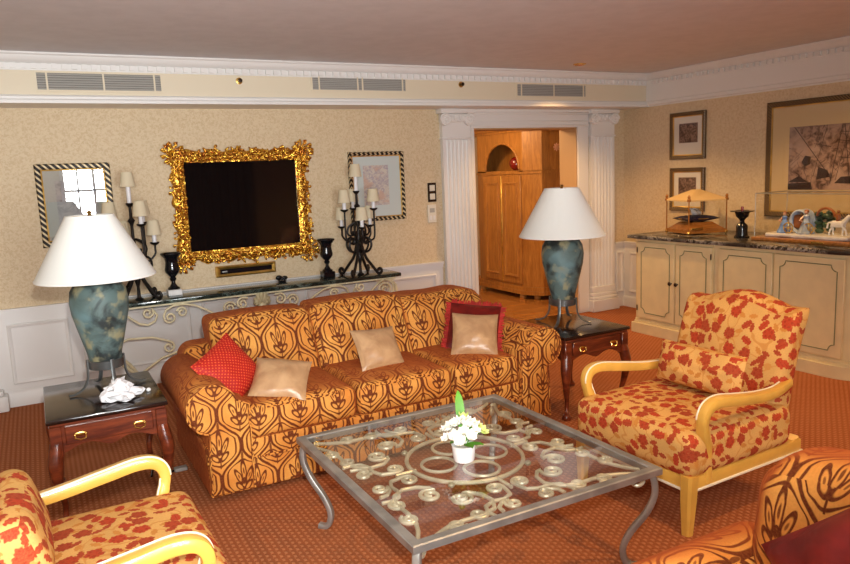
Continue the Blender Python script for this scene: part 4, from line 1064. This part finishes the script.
MB().tube(catmull([(-.10, -.04, .006), (-.07, .05, .03), (-.01, .09, .055), (.02, .05, .03), (.0, -.02, .008), (-.05, -.05, .006), (.03, -.03, .006)], 6), .006, 8).build('cable', M['black'], t)
MB().box(.02, .09, -.055, -.015, 0, .022, .004).build('plug', M['greyiron'], t)

# ------------------------------------------------------------------ floral armchairs
def armchair(label, loc, rz):
    t = thing('armchair', label, 'armchair', loc, rz, 'floral armchairs')
    W = .345
    for sx in (-1, 1):
        MB().tube([(sx*(W-.02), -.37, .27), (sx*(W-.02), -.375, .15), (sx*(W-.02), -.38, 0)], [1, .88, .62], 8, flat=(Vector((1, 0, 0)), .034, .034)).build('leg', M['chairwood'], t)
        MB().tube([(sx*(W-.03), .36, .27), (sx*(W-.03), .38, .15), (sx*(W-.03), .42, 0)], [1, .88, .65], 8, flat=(Vector((1, 0, 0)), .03, .03)).build('leg', M['chairwood'], t)
    b = MB(); b.box(-W, W, -.39, .40, .20, .262, .008, 2); b.build('seat_frame', M['chairwood'], t)
    b = MB(); b.box(-W-.006, W+.006, -.396, .406, .197, .209, .003); b.build('frame_line', M['chairline'], t)
    b = MB(); b.puff(W+.012, .36, .098, .05, (0, -.045, .352), pz=.022, py=.006, n=8); b.build('seat', M['floral'], t)
    def fn(q, a, b_, c):
        q = q.copy(); k = (c+1)/2
        q.z += k*(.062*math.cos(min(1, abs(a)/.80)*PI/2)**1.3+(.022*max(0, abs(a)-.78)/.22))
        q.x *= 1+.03*k; q.y += .115*k*k*1.1+.03*k; return q
    b = MB(); b.puff(.315, .065, .30, .045, (0, .285, .575), py=.02, n=10, fn=fn); b.build('backrest', M['floral'], t, uv_off=(.31, .17))
    for sx in (-1, 1):
        x0 = sx*(W-.015); ln = Vector((1, 0, 0))
        pth = catmull([(x0-sx*.02, .33, .545), (x0, .20, .528), (x0+sx*.012, .05, .535), (x0+sx*.022, -.12, .560), (x0+sx*.026, -.235, .577), (x0+sx*.026, -.300, .563), (x0+sx*.022, -.325, .515), (x0+sx*.014, -.312, .45), (x0+sx*.006, -.285, .38), (x0, -.275, .30), (x0, -.275, .22)], 5)
        n = len(pth); sc_ = [.85+.25*math.sin(PI*min(1, i/n*1.5)) if i < n*.66 else .95 for i in range(n)]
        o = MB().tube(pth, sc_, 12, flat=(ln, .027, .023)).build('arm', M['chairwood'], t)
        # pale line along the upper inside edge
        up = []
        for i, p in enumerate(pth):
            tg = (pth[min(i+1, n-1)]-pth[max(i-1, 0)]).normalized(); nr = ln.cross(tg); nr = nr if (nr.z > 0 or (abs(nr.z) < .3 and nr.y < 0)) else -nr
            up.append(p+nr*.0215*sc_[i]-ln*sx*.017)
        MB().tube(up, .0045, 6).build('arm_line', M['chairline'], o)
    return t
acR = armchair('floral red and gold armchair with honey wood arms in front of cream sideboard', (-3.085, -3.63, 0), R_(-88))
acL = dup(acR, (-5.775, -3.62, 0), R_(91), 'floral red and gold armchair with honey wood arms at lower left')
o = pillow_mb(.50, .21, .15, .03, seed=9, pw=.42).build('lumbar_cushion', M['floral'], uv_off=(.7, .4)); tag(put(o, (-2.99, -3.62, .585), R_(-14), 0, R_(-88)), 'floral lumbar cushion resting on seat of right armchair', 'cushion')
o = MB().puff(.25, .072, .125, .06, n=8, py=.01).build('lumbar_cushion', M['floral'], uv_off=(.2, .9)); tag(put(o, (-5.932, -3.63, .585), R_(-16), 0, R_(91)), 'floral lumbar cushion on the seat of the armchair at lower left', 'cushion')

# ------------------------------------------------------------------ second ogee chair, lower right
t = thing('upholstered_chair', 'gold ogee velvet chair with rolled arms, cut off at the lower right', 'armchair', (-4.475, -5.34, 0), R_(-90))
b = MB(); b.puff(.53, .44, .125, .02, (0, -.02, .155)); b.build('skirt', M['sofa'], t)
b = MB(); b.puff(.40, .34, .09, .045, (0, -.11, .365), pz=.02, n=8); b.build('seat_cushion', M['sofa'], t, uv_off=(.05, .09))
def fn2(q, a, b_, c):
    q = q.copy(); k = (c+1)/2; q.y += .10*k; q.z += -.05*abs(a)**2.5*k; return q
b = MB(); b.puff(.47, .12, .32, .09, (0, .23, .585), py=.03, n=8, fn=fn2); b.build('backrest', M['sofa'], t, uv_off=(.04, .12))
def arm2(s):
    pts = [(.39, .06), (.39, .53)]; cx, cz, r = .490, .530, .112
    for i in range(19):
        a = math.radians(165-i*12.5); pts.append((cx+r*math.cos(a), cz+r*math.sin(a)))
    pts += [(.52, .36), (.525, .06)]; return [(s*x, z) for x, z in pts]
for s in (-1, 1): b = MB(); b.prism(arm2(s), -.47, .30, 'y', .016); b.build('arm', M['sofa'], t, sharp=50)
o = pillow_mb(.42, .40, .17, .03, seed=7, pw=.4).build('throw_pillow', M['redsilk']); tag(put(o, (-4.40, -5.325, .745), R_(-24), R_(-43), R_(-82)), 'dark red silk throw pillow on the chair at lower right', 'throw pillow')

# ------------------------------------------------------------------ coffee table
TX, TY = -4.30, -3.535; HX = .545; HY = .575; ZG = .43
t = thing('coffee_table', 'square pewter iron coffee table with glass top over wrought scrollwork', 'coffee table', (TX, TY, 0))
b = MB(); b.frame(-HX, HX, -HX+.038, HX-.038, (-HY, HY), (-HY+.038, HY-.038), [(0, ZG-.028), (0, ZG-.004), (.12, ZG), (.88, ZG), (1, ZG-.004), (1, ZG-.028), (0, ZG-.028)], lambda u, v, h: (u, v, h)); b.build('frame', M['greyiron'], t)
MB().add([(-HX+.036, -HY+.036, ZG-.005), (HX-.036, -HY+.036, ZG-.005), (HX-.036, HY-.036, ZG-.005), (-HX+.036, HY-.036, ZG-.005)], [(0, 1, 2, 3)]).build('glass_top', M['glass'], t)
for sx in (-1, 1):
    for sy in (-1, 1):
        o0 = Vector((sx*(HX-.03), sy*(HY-.03), 0)); d = Vector((-sx, -sy, 0)).normalized()
        pr = catmull([(.0, ZG-.028), (-.012, .37), (-.012, .31), (.02, .235), (.075, .155), (.105, .085), (.10, .035), (.078, .010), (.045, .012)], 5)
        o = MB().tube([tuple(o0+d*p.x+Vector((0, 0, p.y))) for p in pr], 1, 10, flat=(Vector((-d.y, d.x, 0)), .0155, .0135)).build('leg', M['greyiron'], t)
        sp = spiral(.055, ZG-.060, .030, .010, PI/2, 1.25)
        MB().tube([tuple(o0+d*u+Vector((0, 0, z))) for u, z in sp], .008, 8).build('scroll_bracket', M['scrolliron'], o)
zs = ZG-.030
def scr(pts, r=.0078):
    pts = [p for i, p in enumerate(pts) if i == 0 or (p[0]-pts[i-1][0])**2+(p[1]-pts[i-1][1])**2 > 1e-7]
    MB().tube([(x, y, zs) for x, y in pts], r, 8).build('scroll', M['scrolliron'], t)
circ = lambda cx, cy, r, n=40: [(cx+r*math.cos(2*PI*i/n), cy+r*math.sin(2*PI*i/n)) for i in range(n)]
MB().tube([(x, y, zs) for x, y in circ(0, 0, .245)], .009, 8, closed=True).build('ring', M['scrolliron'], t)
for k in range(4):
    c_, s_ = [(1, 0), (0, 1), (-1, 0), (0, -1)][k]; kx = 1.0; 
    rot = lambda pts: [((x*c_-y*s_)*(.95 if k % 2 == 0 else .95), (x*s_+y*c_)*1.0) for x, y in pts]
    MB().tube([(x, y, zs) for x, y in rot(circ(.132, .0, .075, 24))], .007, 8, closed=True).build('ring', M['scrolliron'], t)
    q2 = math.sqrt(.5)
    dia = lambda pts: rot([((d-w_)*q2, (d+w_)*q2*1.03) for d, w_ in pts])
    for m in (1, -1):
        fl = lambda pts: rot([(x, m*y) for x, y in pts]); fd = lambda pts: dia([(x, m*y) for x, y in pts])
        # heart shaped lyre in each corner: spiral, wide bulge, long tail into the corner
        scr(fd(list(reversed(spiral(.375, .060, .046, .011, PI*1.0, -1.6)))+[(.318, .080), (.322, .130), (.360, .180), (.420, .195), (.480, .165), (.535, .105), (.590, .060), (.650, .035), (.715, .020)]), .0082)
        scr(fd(spiral(.575, .088, .034, .010, PI*.6, -1.5)))
        b = MB(); b.ball((*fd([(.27, .0)])[0], zs), .014, .014, .011); b.build('knop', M['scrolliron'], t)
        # S scrolls on both sides of the middle of each edge
        scr(fl(list(reversed(spiral(.315, .062, .036, .010, PI*1.5, -1.5)))+[(.345, .030), (.385, .040), (.405, .085), (.400, .135), (.420, .180), (.465, .195), (.500, .190)]))
        scr(fl(spiral(.455, .235, .034, .009, PI*1.5, 1.5)))
        scr(fl(list(reversed(spiral(.452, .075, .034, .009, PI, -1.4)))+[(.425, .110), (.450, .140), (.485, .145)]))
    scr(rot([(.245, 0), (.30, 0), (.34, .0)]))

# ------------------------------------------------------------------ flowers on the coffee table
t = thing('flower_arrangement', 'white pot of white and lime flowers on the glass coffee table', 'flowers', (-4.345, -3.605, ZG-.004))
MB().lathe([(.040, 0), (.043, .004), (.049, .062), (.050, .068), (.046, .068), (.043, .058), (0, .056)], 28).build('pot', M['porcelain'], t)
random.seed(8)
def flower(c, s, ax, mat):
    b = MB(); q = Vector((0, 0, 1)).rotation_difference(Vector(ax)).to_matrix().to_4x4()
    for k in range(6):
        X = Matrix.Translation(Vector(c)) @ q @ Matrix.Rotation(k*PI/3, 4, 'Z') @ Matrix.Rotation(-.55, 4, 'Y')
        n = 5; vs = []; fs = []
        for i in range(n+1):
            u = i/n; w_ = s*.42*math.sin(PI*min(1, u*.85+.12))
            for j in (-1, 0, 1): vs.append(X @ Vector((u*s, j*w_, -.12*s*abs(j)+.25*s*u*u)))
        for i in range(n):
            for j in (0, 1): fs.append((i*3+j, i*3+j+1, (i+1)*3+j+1, (i+1)*3+j))
        b.add(vs, fs)
    b.ball(c, s*.2, seg=8, ring=6); return b.build('flower', mat, t)
for k in range(22):
    a = k*2.4; r = .086*math.sqrt(k/22); z = .102+.065*(1-(r/.085)**2)+random.uniform(-.012, .016)
    flower((r*math.cos(a), r*math.sin(a), z), random.uniform(.026, .038), (math.cos(a)*r*9, math.sin(a)*r*9, .7), M['palegreen'] if k % 5 == 3 else M['petal'])
for a, L, zz in ((1.2, .14, .215), (-.4, .12, .12), (3.6, .13, .105), (4.6, .12, .085), (.4, .11, .13), (5.3, .12, .08)):
    b = MB(); ca, sa = math.cos(a), math.sin(a); vs = []; fs = []; n = 8
    for i in range(n+1):
        u = i/n; w_ = .019*math.sin(PI*(u*.93+.05)); x = .015+L*.62*u; z = .075+(zz-.075)*math.sin(u*PI*.5)+(.05 if zz > .15 else 0)*u
        for j in (-1, 0, 1): vs.append((x*ca-j*w_*sa, x*sa+j*w_*ca, z-.004*(1-abs(j))))
    for i in range(n):
        for j in (0, 1): fs.append((i*3+j, i*3+j+1, (i+1)*3+j+1, (i+1)*3+j))
    b.add(vs, fs); b.build('leaf', M['green'], t)

# ------------------------------------------------------------------ curtains behind the photographer (mirrored in the screen)
for x0, x1, l in ((-4.25, -2.2, 'wide brown curtain on the wall behind the camera, mirrored in the television'),):
    n = 90; vs = []; fs = []
    for i in range(n+1):
        x = x0+(x1-x0)*i/n; y = FX+.07+.035*math.sin(i*.95)
        vs += [(x, y, .02), (x, y, 2.4), (x, y-.006, 2.4), (x, y-.006, .02)]
    for i in range(n):
        for j in range(4): fs.append((i*4+j, i*4+(j+1) % 4, (i+1)*4+(j+1) % 4, (i+1)*4+j))
    tag(MB().add(vs, fs).build('curtain', M['curtain']), l, 'curtain')
